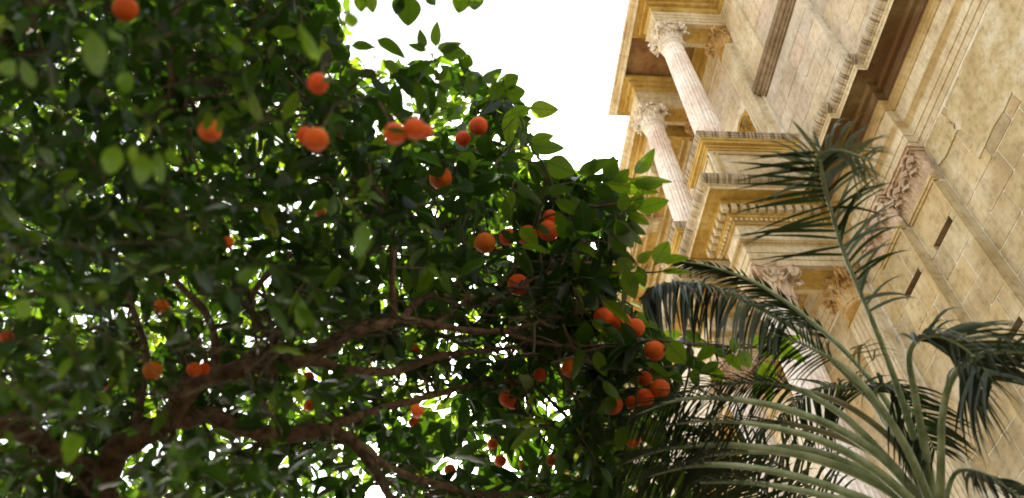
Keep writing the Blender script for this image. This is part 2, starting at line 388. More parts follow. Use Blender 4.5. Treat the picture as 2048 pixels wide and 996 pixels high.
# ---- old render smeared over the ashlar above the pavement side
M_RENDER = stone('old_lime_render', (.36, .275, .13), (.47, .375, .20), (.60, .54, .40), bump=.5, scale=1.4)
def patch(y0, y1, z0, z1, seed):
    r_ = random.Random(seed); n = 40; V = []; cy, cz = (y0 + y1) / 2, (z0 + z1) / 2
    for xx in (7.464 - .0007 * seed, 7.49):
        r2 = random.Random(seed)
        for k in range(n):
            a = 2 * math.pi * k / n; c_, s_ = math.cos(a), math.sin(a); q = max(abs(c_), abs(s_)); rr = r2.uniform(.86, 1.0) / q ** .85
            V.append((xx, min(6.87, cy + (y1 - y0) / 2 * rr * c_), min(10.46, cz + (z1 - z0) / 2 * rr * s_)))
    m = FB(); m.add(V, [tuple(range(n))[::-1]] + [(k, (k + 1) % n, n + (k + 1) % n, n + k) for k in range(n)]); m.build('render_patch', M_RENDER, wall)
patch(3.0, 6.35, 9.25, 10.46, 3); patch(3.0, 5.3, 8.2, 9.6, 5); patch(6.2, 6.85, 9.9, 10.45, 8); patch(4.6, 5.2, 7.4, 8.0, 9)
# ---- entablatures
LP = [(7.48, -6), (7.48, 6.9), (7.33, 6.9), (7.33, 7.76), (7.2, 7.76), (7.2, 8.6), (7.28, 8.6), (7.28, CY - .307), (CX - .307, CY - .307), (CX - .307, CY + .307), (7.28, CY + .307),
      (7.28, DY - .307), (CX - .307, DY - .307), (CX - .307, DY + .307), (7.28, DY + .307), (7.28, 32)]
FB().sweep(LP, [(-.1, 10.5), (0, 10.5), (0, 10.62), (.018, 10.625), (.018, 10.76), (.036, 10.765), (.036, 10.91), (.055, 10.925)]).build('architrave', M_ARCH)
FB().sweep(LP, [(.055, 10.925), (.06, 10.93), (.075, 10.95), (.095, 10.98), (.105, 10.985), (.105, 11.02), (.01, 11.035)]).build('architrave_moulding', M_PLAIN)
FB().sweep(LP, [(.0, 11.035), (.0, 11.47)]).build('frieze', M_ARCH)
BED = [(.0, 11.47), (.02, 11.475), (.03, 11.50), (.07, 11.54), (.12, 11.56), (.125, 11.60), (.14, 11.603), (.14, 11.765), (.21, 11.77), (.235, 11.80), (.24, 11.85)]
SOF = [(.24, 11.85), (.445, 11.853), (.45, 11.83), (.475, 11.83)]
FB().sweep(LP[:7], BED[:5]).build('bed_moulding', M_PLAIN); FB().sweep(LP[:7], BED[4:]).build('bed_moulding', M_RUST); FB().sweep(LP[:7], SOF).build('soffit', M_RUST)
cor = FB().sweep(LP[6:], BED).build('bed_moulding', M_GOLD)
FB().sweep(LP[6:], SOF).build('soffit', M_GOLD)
FB().sweep(LP, [(.475, 11.83), (.475, 11.895), (.49, 11.905), (.50, 11.925), (.505, 11.93)]).build('fillet', M_ARCH)
cst = FB().sweep(LP, [(.505, 11.93), (.525, 11.94), (.53, 11.96), (.555, 11.97), (.578, 11.99), (.595, 12.02), (.60, 12.055), (.598, 12.085), (.585, 12.11), (.56, 12.125), (.52, 12.13), (.0, 12.32)]).build('cornice', M_DARKC)
# undersides of the architrave over the columns, and solid cores
for yc, hx, cx, z0, z1, zt in ((CY, .307, CX, 10.5, 12.31, 0), (DY, .307, CX, 10.5, 12.31, 0)):
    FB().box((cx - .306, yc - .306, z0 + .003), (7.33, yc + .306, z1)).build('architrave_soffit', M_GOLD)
# dentils
dm = MB(); dm.box((-.055, -.047, -.075), (.055, .047, .075), .008); dme = dm.mesh('dentil', M_ARCH)
cnt = 0
def dentils(p, q, nrm):
    global cnt
    L = math.hypot(q[0] - p[0], q[1] - p[1]); n = max(1, round(L / .158)); u = ((q[0] - p[0]) / L, (q[1] - p[1]) / L)
    ang = math.atan2(nrm[1], nrm[0])
    for k in range(n):
        s = (k + .5) / n * L
        x = p[0] + u[0] * s + nrm[0] * .19; y = p[1] + u[1] * s + nrm[1] * .19
        link('dentil', dme, cor, Matrix.Translation((x + OFF.x, y + OFF.y, 11.685 + OFF.z)) @ Matrix.Rotation(ang, 4, 'Z')); cnt += 1
for yc in (CY, DY):
    f = CX - .307; e = .22
    dentils((f - e, yc - .307 - e), (f - e, yc + .307 + e), (0, 0)) if False else None
    n = 7
    for k in range(n):      # front row
        y = yc - .49 + .98 * k / (n - 1)
        link('dentil', dme, cor, Matrix.Translation((f - .19 + OFF.x, y + OFF.y, 11.685 + OFF.z)))
    for sg in ((-1, 1) if yc == CY else (-1,)):
        for k in range(1, 11):   # returning rows
            x = f - .19 + .158 * k
            link('dentil', dme, cor, Matrix.Translation((x + OFF.x, yc + sg * .497 + OFF.y, 11.685 + OFF.z)) @ Matrix.Rotation(math.pi / 2, 4, 'Z'))
# egg ornaments
def eggs(name, z, d, r, step, mat, ycs, deep=1.5, sink=0, par=None):
    m = FB()
    def egg(x, y, nx, ny):
        ang = math.atan2(ny, nx); n = 6; V = []; F = []
        for i in range(4):
            ph = i / 3 * math.pi / 2
            for k in range(n):
                th = 2 * math.pi * k / n
                lx = r * .8 * math.cos(ph); rr = r * math.sin(ph)
                ly = rr * .75 * math.cos(th); lz = rr * 1.25 * math.sin(th)
                V.append((x + lx * math.cos(ang) - ly * math.sin(ang), y + lx * math.sin(ang) + ly * math.cos(ang), z + lz - lx * .6))
        for i in range(3):
            for k in range(n): F.append((i * n + k, (i + 1) * n + k, (i + 1) * n + (k + 1) % n, i * n + (k + 1) % n))
        m.add(V, F)
    f = CX - .307
    for yc in ycs:
        n = round((.614 + 2 * d) / step)
        for k in range(n + 1): egg(f - d, yc - .307 - d + (.614 + 2 * d) * k / n, -1, 0)
        x = f - d + step
        while x < 7.15:
            egg(x, yc - .307 - d, 0, -1); x += step
    return m.build(name, mat, par, smooth=True, kind='stuff')
eggs('egg_and_dart', 11.53, .085, .036, .085, M_ARCH, (CY, DY), par=cor)
eggs('bead_row', 11.485, .04, .015, .036, M_ARCH, (CY, DY), par=cor)
eggs('egg_and_dart', 10.965, .085, .024, .055, M_PLAIN, (CY, DY))
eggs('bead_row', 11.915, .505, .012, .035, M_ARCH, (CY, DY), par=cst)

UP = [(7.45, -6), (7.45, 6.95), (7.3, 6.95), (7.3, AY - .285), (AX - .285, AY - .285), (AX - .285, AY + .285), (7.26, AY + .285), (7.26, BY - .285), (AX - .285, BY - .285), (AX - .285, BY + .285),
      (7.26, BY + .285), (7.26, 12.2)]
UPF = [(6.25, 12.2), (6.25, 32)]
for pth in (UP, UPF):
    FB().sweep(pth, [(-.1, 18.63), (0, 18.63), (0, 18.74), (.015, 18.745), (.015, 18.85), (.035, 18.86), (.04, 18.92), (.065, 18.94), (.07, 18.975), (.0, 18.98), (0, 19.18)]).build('architrave', M_ARCH)
    FB().sweep(pth, [(0, 19.18), (.03, 19.2), (.05, 19.26), (.05, 19.33), (.125, 19.335), (.14, 19.36), (.14, 19.43), (.245, 19.435), (.26, 19.5)]).build('bed_moulding', M_GOLD)
UC = [(7.3, 0), (7.3, AY - .285), (AX - .285, AY - .285), (AX - .285, BY + .285), (7.26, BY + .285), (7.26, 12.2)]
for pth in (UC, UPF):
    FB().sweep(pth, [(.26, 19.44), (.285, 19.44), (.285, 19.5), (.30, 19.52), (.31, 19.56), (.36, 19.575), (.40, 19.60), (.43, 19.64), (.44, 19.68), (.44, 19.72), (.40, 19.76), (0, 19.9)]).build('cornice', M_ARCH)
for yc in (AY, BY):
    FB().box((AX - .284, yc - .284, 18.633), (7.33, yc + .284, 19.86)).build('architrave_soffit', M_GOLD)
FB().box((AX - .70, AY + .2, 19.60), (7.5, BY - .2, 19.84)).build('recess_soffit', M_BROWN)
FB().box((AX - .2, AY - .2, 19.86), (9, BY + .3, 20.0)).build('roof_slab', M_ARCH)
# deep golden soffit over the far bay, with ribs and console brackets
fs = FB(); fs.box((6.24, 12.21, 18.70), (7.9, 32, 19.9)).build('coffer_soffit', M_GOLD)
rb = FB()
for x, d, w_ in ((6.42, .05, .05), (6.62, .09, .045), (6.95, .07, .05), (7.12, .12, .06)): rb.box((x, 12.25, 18.70 - d), (x + w_, 32, 18.699))
rb.build('soffit_rib', M_ARCH, kind='stuff')
cm = FB().box((7.02, 12.0, 17.2), (7.30, 32, 17.32)); cm.box((7.10, 12.0, 17.0), (7.30, 32, 17.198)); cm.box((7.16, 12.0, 16.0), (7.30, 32, 16.12)); cm.box((7.2, 12, 18.2), (7.31, 32, 18.28))
cm.build('string_course', M_ARCH)
def console(y, x=6.30, w_=.34, z=18.69, L=.62):
    m = FB(); pr = [(0, 0), (L, 0), (L, -.12), (L * .82, -.2), (L * .6, -.2), (L * .42, -.3), (L * .25, -.42), (0.06, -.46), (-.04, -.36), (-.05, -.12)]
    n = len(pr); V = [(x + a, y - w_ / 2, z + c) for a, c in pr] + [(x + a, y + w_ / 2, z + c) for a, c in pr]
    m.add(V, [(i, (i + 1) % n, n + (i + 1) % n, n + i) for i in range(n)] + [tuple(range(n))[::-1], tuple(range(n, 2 * n))])
    m.box((x - .07, y - w_ / 2 - .03, z - .05), (x + L + .03, y + w_ / 2 + .03, z - .001))
    m.build('console', M_ARCH)
for y in (13.2, 14.9, 16.7, 18.6, 20.6): console(y)

# ---- capitals, columns
def capital(c, zb, zt, rn, ab, mat, parent, name='capital', square=False, half=False):
    """acanthus leaves in two tiers round a bell, corner volutes, concave abacus with fleurons"""
    m = FB(); hh = zt - zb; cx, cy = c
    m.lathe([(rn * 1.02, 0), (rn * 1.12, .02), (rn * 1.12, .05), (rn * 1.0, .065), (rn * .98, hh * .35), (rn * 1.08, hh * .65), (rn * 1.4, hh * .86)], (cx, cy, zb), 24)
    def leaf(th, z0, ht, r0, out_, wd):
        V = []; F = []; nt, nw = 8, 6
        for i in range(nt + 1):
            t = i / nt
            if t < .72: rr = r0 + out_ * .25 * t; z = z0 + ht * t / .72 * .95
            else:
                q = (t - .72) / .28; rr = r0 + out_ * .18 + out_ * 1.15 * math.sin(q * math.pi * .62); z = z0 + ht * .95 + ht * .1 * math.sin(q * math.pi) - ht * .22 * q * q
            lob = 1 + .22 * math.sin(t * 19) ; wv = wd * (math.sin(math.pi * min(1, .22 + t * .72)) ** .6) * lob * (1 - .55 * max(0, t - .7) / .3)
            for j in range(nw + 1):
                s = j / nw * 2 - 1; a = th + s * wv / rr
                r2 = rr + .022 * (1 if j % 2 else -1) * (1 - abs(s)) + .02 * abs(s) * (1 if t < .7 else -.5) + .018 * (1 - abs(s)) 
                V.append((cx + r2 * math.cos(a), cy + r2 * math.sin(a), z))
        for i in range(nt):
            for j in range(nw): F.append((i * (nw + 1) + j, i * (nw + 1) + j + 1, (i + 1) * (nw + 1) + j + 1, (i + 1) * (nw + 1) + j))
        m.add(V, F)
    for k in range(8): leaf(2 * math.pi * k / 8, zb + .06, hh * .36, rn * 1.03, .13, rn * .40)
    for k in range(8): leaf(2 * math.pi * (k + .5) / 8, zb + .06, hh * .66, rn * 1.02, .17, rn * .38)
    R = ab * 1.28
    for k in range(4):
        a = math.pi / 4 + k * math.pi / 2; dx, dy = math.cos(a), math.sin(a); tx, ty = -dy, dx
        for sg in (-1, 1):
            pts = []; rad = []
            for i in range(22):
                t = i / 21
                if t < .35:
                    q = t / .35; rr = rn * 1.02 + (R * .86 - rn * 1.02) * q ** 1.5; z = zb + hh * (.45 + .38 * q); off = sg * (.17 - .13 * q)
                else:
                    q = (t - .35) / .65; ph = math.pi / 2 - q * 3.6 * math.pi; sr = .085 * (1 - q * .75) * ab / .42
                    rr = R * .86 + sr * math.cos(ph) + .02; z = zb + hh * .83 - .085 + sr * math.sin(ph); off = sg * .035
                pts.append((cx + rr * dx + off * tx, cy + rr * dy + off * ty, z)); rad.append(.024 * (1 - .3 * t))
            m.tube(pts, rad, 6)
        m.lathe([(0.0, -.02), (.05, -.01), (.055, .02), (.03, .05), (0.0, .055)], (cx + (R * .86) * dx, cy + (R * .86) * dy, zb + hh * .74), 8)
        # small centre scrolls and fleuron
        b_ = k * math.pi / 2; dx, dy = math.cos(b_), math.sin(b_); tx, ty = -dy, dx
        for sg in (-1, 1):
            pts = []
            for i in range(14):
                q = i / 13; ph = -math.pi / 2 + q * 2.6 * math.pi; sr = .055 * (1 - q * .7)
                pts.append((cx + (ab * .84) * dx + sg * (.075 + sr * math.cos(ph)) * tx, cy + (ab * .84) * dy + sg * (.075 + sr * math.cos(ph)) * ty, zb + hh * .70 + sr * math.sin(ph)))
            m.tube(pts, .016, 5)
        fx, fy = cx + ab * .95 * dx, cy + ab * .95 * dy
        for q in range(6):
            a2 = q * math.pi / 3
            px_, pz_ = .04 * math.cos(a2), .04 * math.sin(a2)
            m.lathe([(0, -.022), (.022, -.01), (.026, .008), (.012, .024), (0, .026)], (fx + px_ * tx + .01 * dx, fy + px_ * ty + .01 * dy, zt - .035 + pz_), 6)
        m.lathe([(0, -.02), (.024, -.01), (.028, .01), (0, .03)], (fx + .03 * dx, fy + .03 * dy, zt - .035), 6)
    # abacus with concave sides
    V = []; n = 0; lay = ((zt - .085, .92), (zt - .06, .97), (zt - .035, .93), (zt - .03, 1.0), (zt - .002, 1.02)); per = []
    for k in range(4):
        a0 = math.pi / 4 + k * math.pi / 2; c0 = (R * math.cos(a0), R * math.sin(a0)); c1 = (R * math.cos(a0 + math.pi / 2), R * math.sin(a0 + math.pi / 2))
        mid = a0 + math.pi / 4
        for i in range(8):
            t = .04 + .92 * i / 7; s = math.sin(math.pi * t) * ab * .16
            per.append((c0[0] * (1 - t) + c1[0] * t - s * math.cos(mid), c0[1] * (1 - t) + c1[1] * t - s * math.sin(mid)))
    n = len(per)
    for z, sc_ in lay: V += [(cx + x * sc_, cy + y * sc_, z) for x, y in per]
    F = [(i * n + k, i * n + (k + 1) % n, (i + 1) * n + (k + 1) % n, (i + 1) * n + k) for i in range(len(lay) - 1) for k in range(n)] + [tuple(range(n))[::-1], tuple(range(4 * n, 5 * n))]
    m.add(V, F)
    return m.build(name, mat, parent)
def column(c, z0, z1, rb_, rt_, mat, zct, ab, cmat, nfl=22):
    prof = []
    zz = [0, .03, .08, .15] + [.15 + (1 - .15) * k / 18 for k in range(1, 18)] + [.985, 1.0]
    Hs = z1 - z0; sh = FB()
    zl = [.24, .27] + [.30 + (Hs - .38) * k / 26 for k in range(27)] + [Hs - .05, Hs - .03]
    def rad(z):
        t = (z - .24) / (Hs - .24); return rb_ + (rt_ - rb_) * max(0, (t - .25)) / .75 * (1 if t > .25 else 0)
    def fn(r, z, th):
        if z < .29 or z > Hs - .07: return r
        k = (th * nfl / (2 * math.pi)) % 1.0
        q = abs(k - .5) * 2
        return r * (1 - (.062 * math.sqrt(max(0, 1 - (q / .78) ** 2)) if q < .78 else 0))
    sh.lathe([(rad(z), z) for z in zl], (c[0], c[1], z0), nfl * 8, fn)
    s = sh.build('column', mat)
    s['label'] = 'fluted column'
    bs = FB(); bs.lathe([(rb_ * 1.38, 0.07), (rb_ * 1.42, .1), (rb_ * 1.38, .13), (rb_ * 1.2, .14), (rb_ * 1.15, .17), (rb_ * 1.22, .19), (rb_ * 1.25, .21), (rb_ * 1.2, .23), (rb_ * 1.02, .24)], (c[0], c[1], z0), 32)
    bs.box((c[0] - rb_ * 1.42, c[1] - rb_ * 1.42, z0 + .001), (c[0] + rb_ * 1.42, c[1] + rb_ * 1.42, z0 + .07)); bs.build('base', M_ARCH, s)
    rg = FB(); rg.lathe([(rt_ * 1.0, -.03), (rt_ * 1.09, -.022), (rt_ * 1.12, -.005), (rt_ * 1.12, .01), (rt_ * 1.05, .02), (rt_ * 1.15, .03), (rt_ * 1.15, .045), (rt_, .06)], (c[0], c[1], z1), 32); rg.build('astragal', M_CAP, s, smooth=True)
    capital(c, z1 + .02, zct, rt_ * 1.0, ab, cmat, s)
    return s
column((AX, AY), 13.83, 17.95, .262, .222, M_SHAFT, 18.63, .34, M_CAP)
column((AX, BY), 13.83, 17.95, .262, .222, M_SHAFT, 18.63, .34, M_CAP)
column((CX, CY), 2.2, 9.75, .315, .262, M_SHAFT, 10.5, .40, M_CAPP)
column((CX, DY), 2.2, 9.75, .315, .262, M_SHAFT, 10.5, .40, M_CAPP)
for yc in (CY, DY):
    FB().box((CX - .55, yc - .55, -H), (7.4, yc + .55, 2.2)).build('plinth', M_ARCH)
def pilaster(xf, yc, hw, z0, z1, zt, cmat, ab):
    m = FB(); m.box((xf, yc - hw, z0), (7.45, yc + hw, zt - .001))
    for k in range(5):
        y = yc - hw * .72 + hw * 1.44 * k / 4
        m.box((xf - .012, y - hw * .1, z0 + .3), (xf, y + hw * .1, z1 - .12))
    p = m.build('pilaster', M_ARCH)
    capital((xf + .12, yc), z1, zt, max(.2, hw * .80), ab, cmat, p)
    rg = FB(); rg.box((xf - .03, yc - hw - .03, z1 - .02), (xf + .12, yc + hw + .03, z1 + .03)); rg.build('astragal', M_GOLD, p)
pilaster(7.12, AY, .21, 12.3, 17.98, 18.62, M_CAPG, .34)
pilaster(7.12, BY, .21, 12.3, 17.98, 18.62, M_CAPG, .34)
pilaster(7.12, CY, .32, 1.0, 9.8, 10.49, M_CAPG, .38)
pilaster(7.12, DY, .32, 1.0, 9.8, 10.49, M_CAPG, .38)
def flat_capital(xf, y0, y1, zb, zt, parent):
    """pilaster capital: two rows of curling leaves on a flat bell, corner scrolls, shell arcs and a moulded abacus"""
    m = FB(); W = y1 - y0; hh = zt - zb
    m.box((xf + .01, y0 + .05, zb), (xf + .3, y1 - .05, zt - .1))
    def leaf(yc, z0, h, w_, out_):
        nt, nw = 10, 8; V = []; F = []
        for i in range(nt + 1):
            t = i / nt
            z = z0 + h * min(1, t / .75) - (h * .28 * ((t - .75) / .25) ** 2 if t > .75 else 0)
            x = xf - .02 - .05 * t - (out_ * math.sin((t - .6) / .4 * math.pi * .5) if t > .6 else 0)
            wv = w_ * (math.sin(math.pi * min(.97, .25 + t * .7)) ** .5) * (1 + .2 * math.sin(t * 22))
            for j in range(nw + 1):
                q = j / nw * 2 - 1; V.append((x - .022 * (1 if j % 2 else -.6) * (1 - .4 * abs(q)) + .05 * q * q, yc + q * wv, z))
        for i in range(nt):
            for j in range(nw): F.append((i * (nw + 1) + j, i * (nw + 1) + j + 1, (i + 1) * (nw + 1) + j + 1, (i + 1) * (nw + 1) + j))
        m.add(V, F)
    for k in range(3): leaf(y0 + W * (k + .5) / 3, zb, hh * .40, W * .15, .09)
    for k in range(4): leaf(y0 + W * (k + .02) / 3 + (.04 if k == 0 else -.04 if k == 3 else 0), zb, hh * .66, W * .12, .11)
    for sg, yc in ((1, y0 + .13), (-1, y1 - .13)):
        pts = [(xf - .06 - .05 * (i < 6), yc + sg * (.015 + (.115 - .0034 * i) * math.cos(.4 + i * .42)), zb + hh * .72 + (.115 - .0034 * i) * math.sin(.4 + i * .42)) for i in range(30)]
        m.tube(pts, [.026 - .0004 * i for i in range(30)], 6)
    for rr in (.07, .115, .16):
        m.tube([(xf - .05, (y0 + y1) / 2 + rr * math.cos(math.pi * i / 12), zb + hh * .58 + rr * math.sin(math.pi * i / 12)) for i in range(13)], .018, 6)
    for za, zb_, d in ((zt - .10, zt - .07, .06), (zt - .07, zt - .035, .10), (zt - .034, zt, .13)):
        m.box((xf - d, y0 + .08 - d, za + .001), (xf + .3, y1 - .08 + d * .6, zb_))
    m.build('capital', M_CAPP, parent)
# near stepped pilasters with pink carved capitals
for xf, y0, y1 in ((7.33, 6.9, 7.76), (7.2, 7.76, 8.6)):
    s = FB(); s.box((xf + .004, y0 + .01, 9.76), (xf + .3, y1 - .01, 10.49)); p = s.build('pilaster', M_CAPP)
    r_ = FB(); r_.box((xf - .045, y0 - .02, 9.765), (xf + .05, y1 - .03, 9.83)); r_.box((xf - .025, y0 - .01, 9.72), (xf + .05, y1 - .04, 9.764)); r_.build('astragal', M_PLAIN, p)
    flat_capital(xf, y0 + .0, y1 - .01, 9.832, 10.492, p)
    FB().box((xf + .003, y0 + .001, 1.0), (xf + .2, y0 + .0105, 9.70)).build('jamb_face', M_BLOCK, p)
    e = FB(); e.box((xf - .024, y0 + .012, 4.6), (xf + .02, y0 + .045, 9.715)); e.build('edge_moulding', M_PLAIN, p)
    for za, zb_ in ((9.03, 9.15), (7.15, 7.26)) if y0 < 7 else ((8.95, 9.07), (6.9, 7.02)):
        q = FB(); q.add([(xf + .002, y0 + .165, zb_ - .006), (xf + .002, y1 - .165, zb_ - .006), (xf + .13, y1 - .165, zb_ - .006), (xf + .13, y0 + .165, zb_ - .006), (xf + .13, y0 + .165, za + .002), (xf + .13, y1 - .165, za + .002)], [(0, 1, 2, 3), (3, 2, 5, 4)]); q.build('slot', M_SLOT, p)  # back and top of the slot, shade carried by the brown
        for ya, yb in ((y0 + .05, y0 + .16), (y1 - .16, y1 - .012)):
            FB().box((xf - .001, ya, za + .001), (xf + .128, yb, zb_ - .001)).build('stone_block', M_BLOCK, p)
# pedestals under the upper columns
for yc in (AY, BY):
    hw = .42; f = AX - hw; m = FB()
    m.box((f, yc - hw, 12.1), (7.4, yc + hw, 13.81)); pd = m.build('pedestal', M_ARCH)
    fr = FB()
    for a_, c_, z0, z1 in ((f + .08, f + .15, 12.35, 13.36), (7.0, 7.07, 12.35, 13.36)): fr.box((a_, yc - hw - .022, z0), (c_, yc - hw + .01, z1))
    fr.box((f + .08, yc - hw - .024, 13.30), (7.07, yc - hw + .01, 13.37)); fr.box((f + .08, yc - hw - .024, 12.3), (7.07, yc - hw + .01, 12.37))
    for a_, c_ in ((yc - hw + .07, yc - hw + .13), (yc + hw - .13, yc + hw - .07)): fr.box((f - .02, a_, 12.35), (f + .01, c_, 13.36))
    fr.box((f - .022, yc - hw + .07, 13.30), (f + .01, yc + hw - .07, 13.37))
    fr.build('panel_moulding', M_PLAIN, pd)
    pth = [(7.3, yc - hw), (f, yc - hw), (f, yc + hw), (7.3, yc + hw)]
    FB().sweep(pth, [(0, 13.42), (.02, 13.43), (.03, 13.47), (.05, 13.475), (.05, 13.53), (.10, 13.54), (.105, 13.60), (.125, 13.61), (.13, 13.66)]).build('cap_moulding', M_GOLD, pd)
    FB().sweep(pth, [(.13, 13.66), (.14, 13.665), (.145, 13.70), (.16, 13.71), (.165, 13.75), (.175, 13.76), (.175, 13.80), (.16, 13.815), (0, 13.822)]).build('cap_moulding', M_DARKC, pd)
# dark ridged ledge on the upper wall
lp = [(7.33, 6.9), (7.29, 6.9), (7.29, 9.10), (7.33, 9.10)]
FB().sweep([(7.46, 6.93), (7.29, 6.93), (7.29, 9.10), (7.33, 9.10)], [(0, 15.55), (.02, 15.56), (.03, 15.62), (.05, 15.63), (.07, 15.70), (.10, 15.71), (.12, 15.80), (.15, 15.82), (.16, 15.92), (.15, 15.97), (0, 16.03)]).build('ledge', M_LEDGE)
# lesenes on the upper wall
FB().box((7.25, 8.45, 16.04), (7.31, 9.13, 18.62)).build('wall_strip', M_ARCH)
# niche with shell head
ni = FB(); n = 12; yc = 10.25; r0 = .34
V = []; zs = [14.0, 15.0, 16.0]
for z in zs:
    for k in range(n + 1):
        a = math.pi * k / n; V.append((7.30 + r0 * 1.1 * math.sin(a), yc - r0 * math.cos(a), z))
for j in range(1, 5):
    ph = j / 5 * math.pi / 2
    for k in range(n + 1):
        a = math.pi * k / n; rib = 1 - .06 * (k % 2); rr = r0 * math.cos(ph) * rib
        V.append((7.30 + rr * 1.1 * math.sin(a), yc - rr * math.cos(a), 16.0 + r0 * math.sin(ph) * rib))
F = [(i * (n + 1) + k, i * (n + 1) + k + 1, (i + 1) * (n + 1) + k + 1, (i + 1) * (n + 1) + k) for i in range(6) for k in range(n)]
ni.add(V, F); ni.box((7.18, 9.87, 13.9), (7.7, 10.63, 14.0))
# spandrel filling round the arch of the niche
m_ = []
for k in range(n):
    a0, a1 = math.pi * k / n, math.pi * (k + 1) / n
    y0, z0 = yc - r0 * math.cos(a0), 16.0 + r0 * math.sin(a0); y1, z1 = yc - r0 * math.cos(a1), 16.0 + r0 * math.sin(a1)
    ni.add([(7.301, y0, z0), (7.301, y1, z1), (7.301, y1, 16.36), (7.301, y0, 16.36)], [(0, 1, 2, 3)])
ni.tube([(7.28, yc - .37 * math.cos(math.pi * k / 16), 16.0 + .37 * math.sin(math.pi * k / 16)) for k in range(17)], .04, 6)
ni.build('niche', M_GOLD)
# statue
st = MB(); 
def robe(r, z, th): return r * (1 + .10 * math.sin(th * 7 + z * 2)) * (1 + .12 * math.cos(th * 2))
st.lathe([(.20, 0), (.21, .1), (.19, .5), (.17, .85), (.19, 1.15), (.20, 1.3), (.15, 1.42), (.07, 1.47), (.06, 1.52), (.085, 1.57), (.095, 1.64), (.085, 1.71), (.04, 1.76)], (0, 0, 0), 20, robe)
st.tube([(-.02, -.19, 1.33), (-.12, -.24, 1.1), (-.25, -.16, 1.02), (-.30, -.05, 1.12)], [.07, .06, .05, .04], 8)
st.tube([(-.02, .19, 1.33), (-.10, .27, 1.12), (-.22, .24, 1.3), (-.26, .26, 1.5)], [.07, .06, .05, .035], 8)
st.tube([(-.26, .25, .1), (-.27, .26, 1.0), (-.28, .27, 1.75)], .018, 6)
so_ = st.build('statue', M_BROWN, loc=(7.30, 10.25, 14.0 + H)); tag(so_, 'weathered brown stone statue of a robed figure in the shell niche behind the columns', 'statue')

# ================================================================ ORANGE TREE
tree = empty('orange_tree', (-1.05, 2.35, 0))
tag(tree, 'spreading orange tree with dark glossy leaves and brown limbs over the courtyard', 'tree')
TO = Vector((-1.05, 2.35, 0))
class TB(MB):
    def build(s, name, mat, parent=None, smooth=False, kind=None, loc=None):
        s.v = [(x - TO.x, y - TO.y, z - TO.z) for x, y, z in s.v]
        return MB.build(s, name, mat, parent or tree, smooth, kind, loc)
def pl(pts, n=None):
    """[(px,py,depth,half width px)] -> smooth world points and radii"""
    sp = spline([list(P(a, b_, z)) + [w_ * z / FPX] for a, b_, z, w_ in pts], n or len(pts) * 5)
    return [Vector(q[:3]) for q in sp], [max(.002, float(q[3])) for q in sp]
def knobby(pts, rad):
    return [p + Vector((random.gauss(0, 1), random.gauss(0, 1), random.gauss(0, 1))) * r * .12 for p, r in zip(pts, rad)], [r * random.uniform(.9, 1.12) for r in rad]
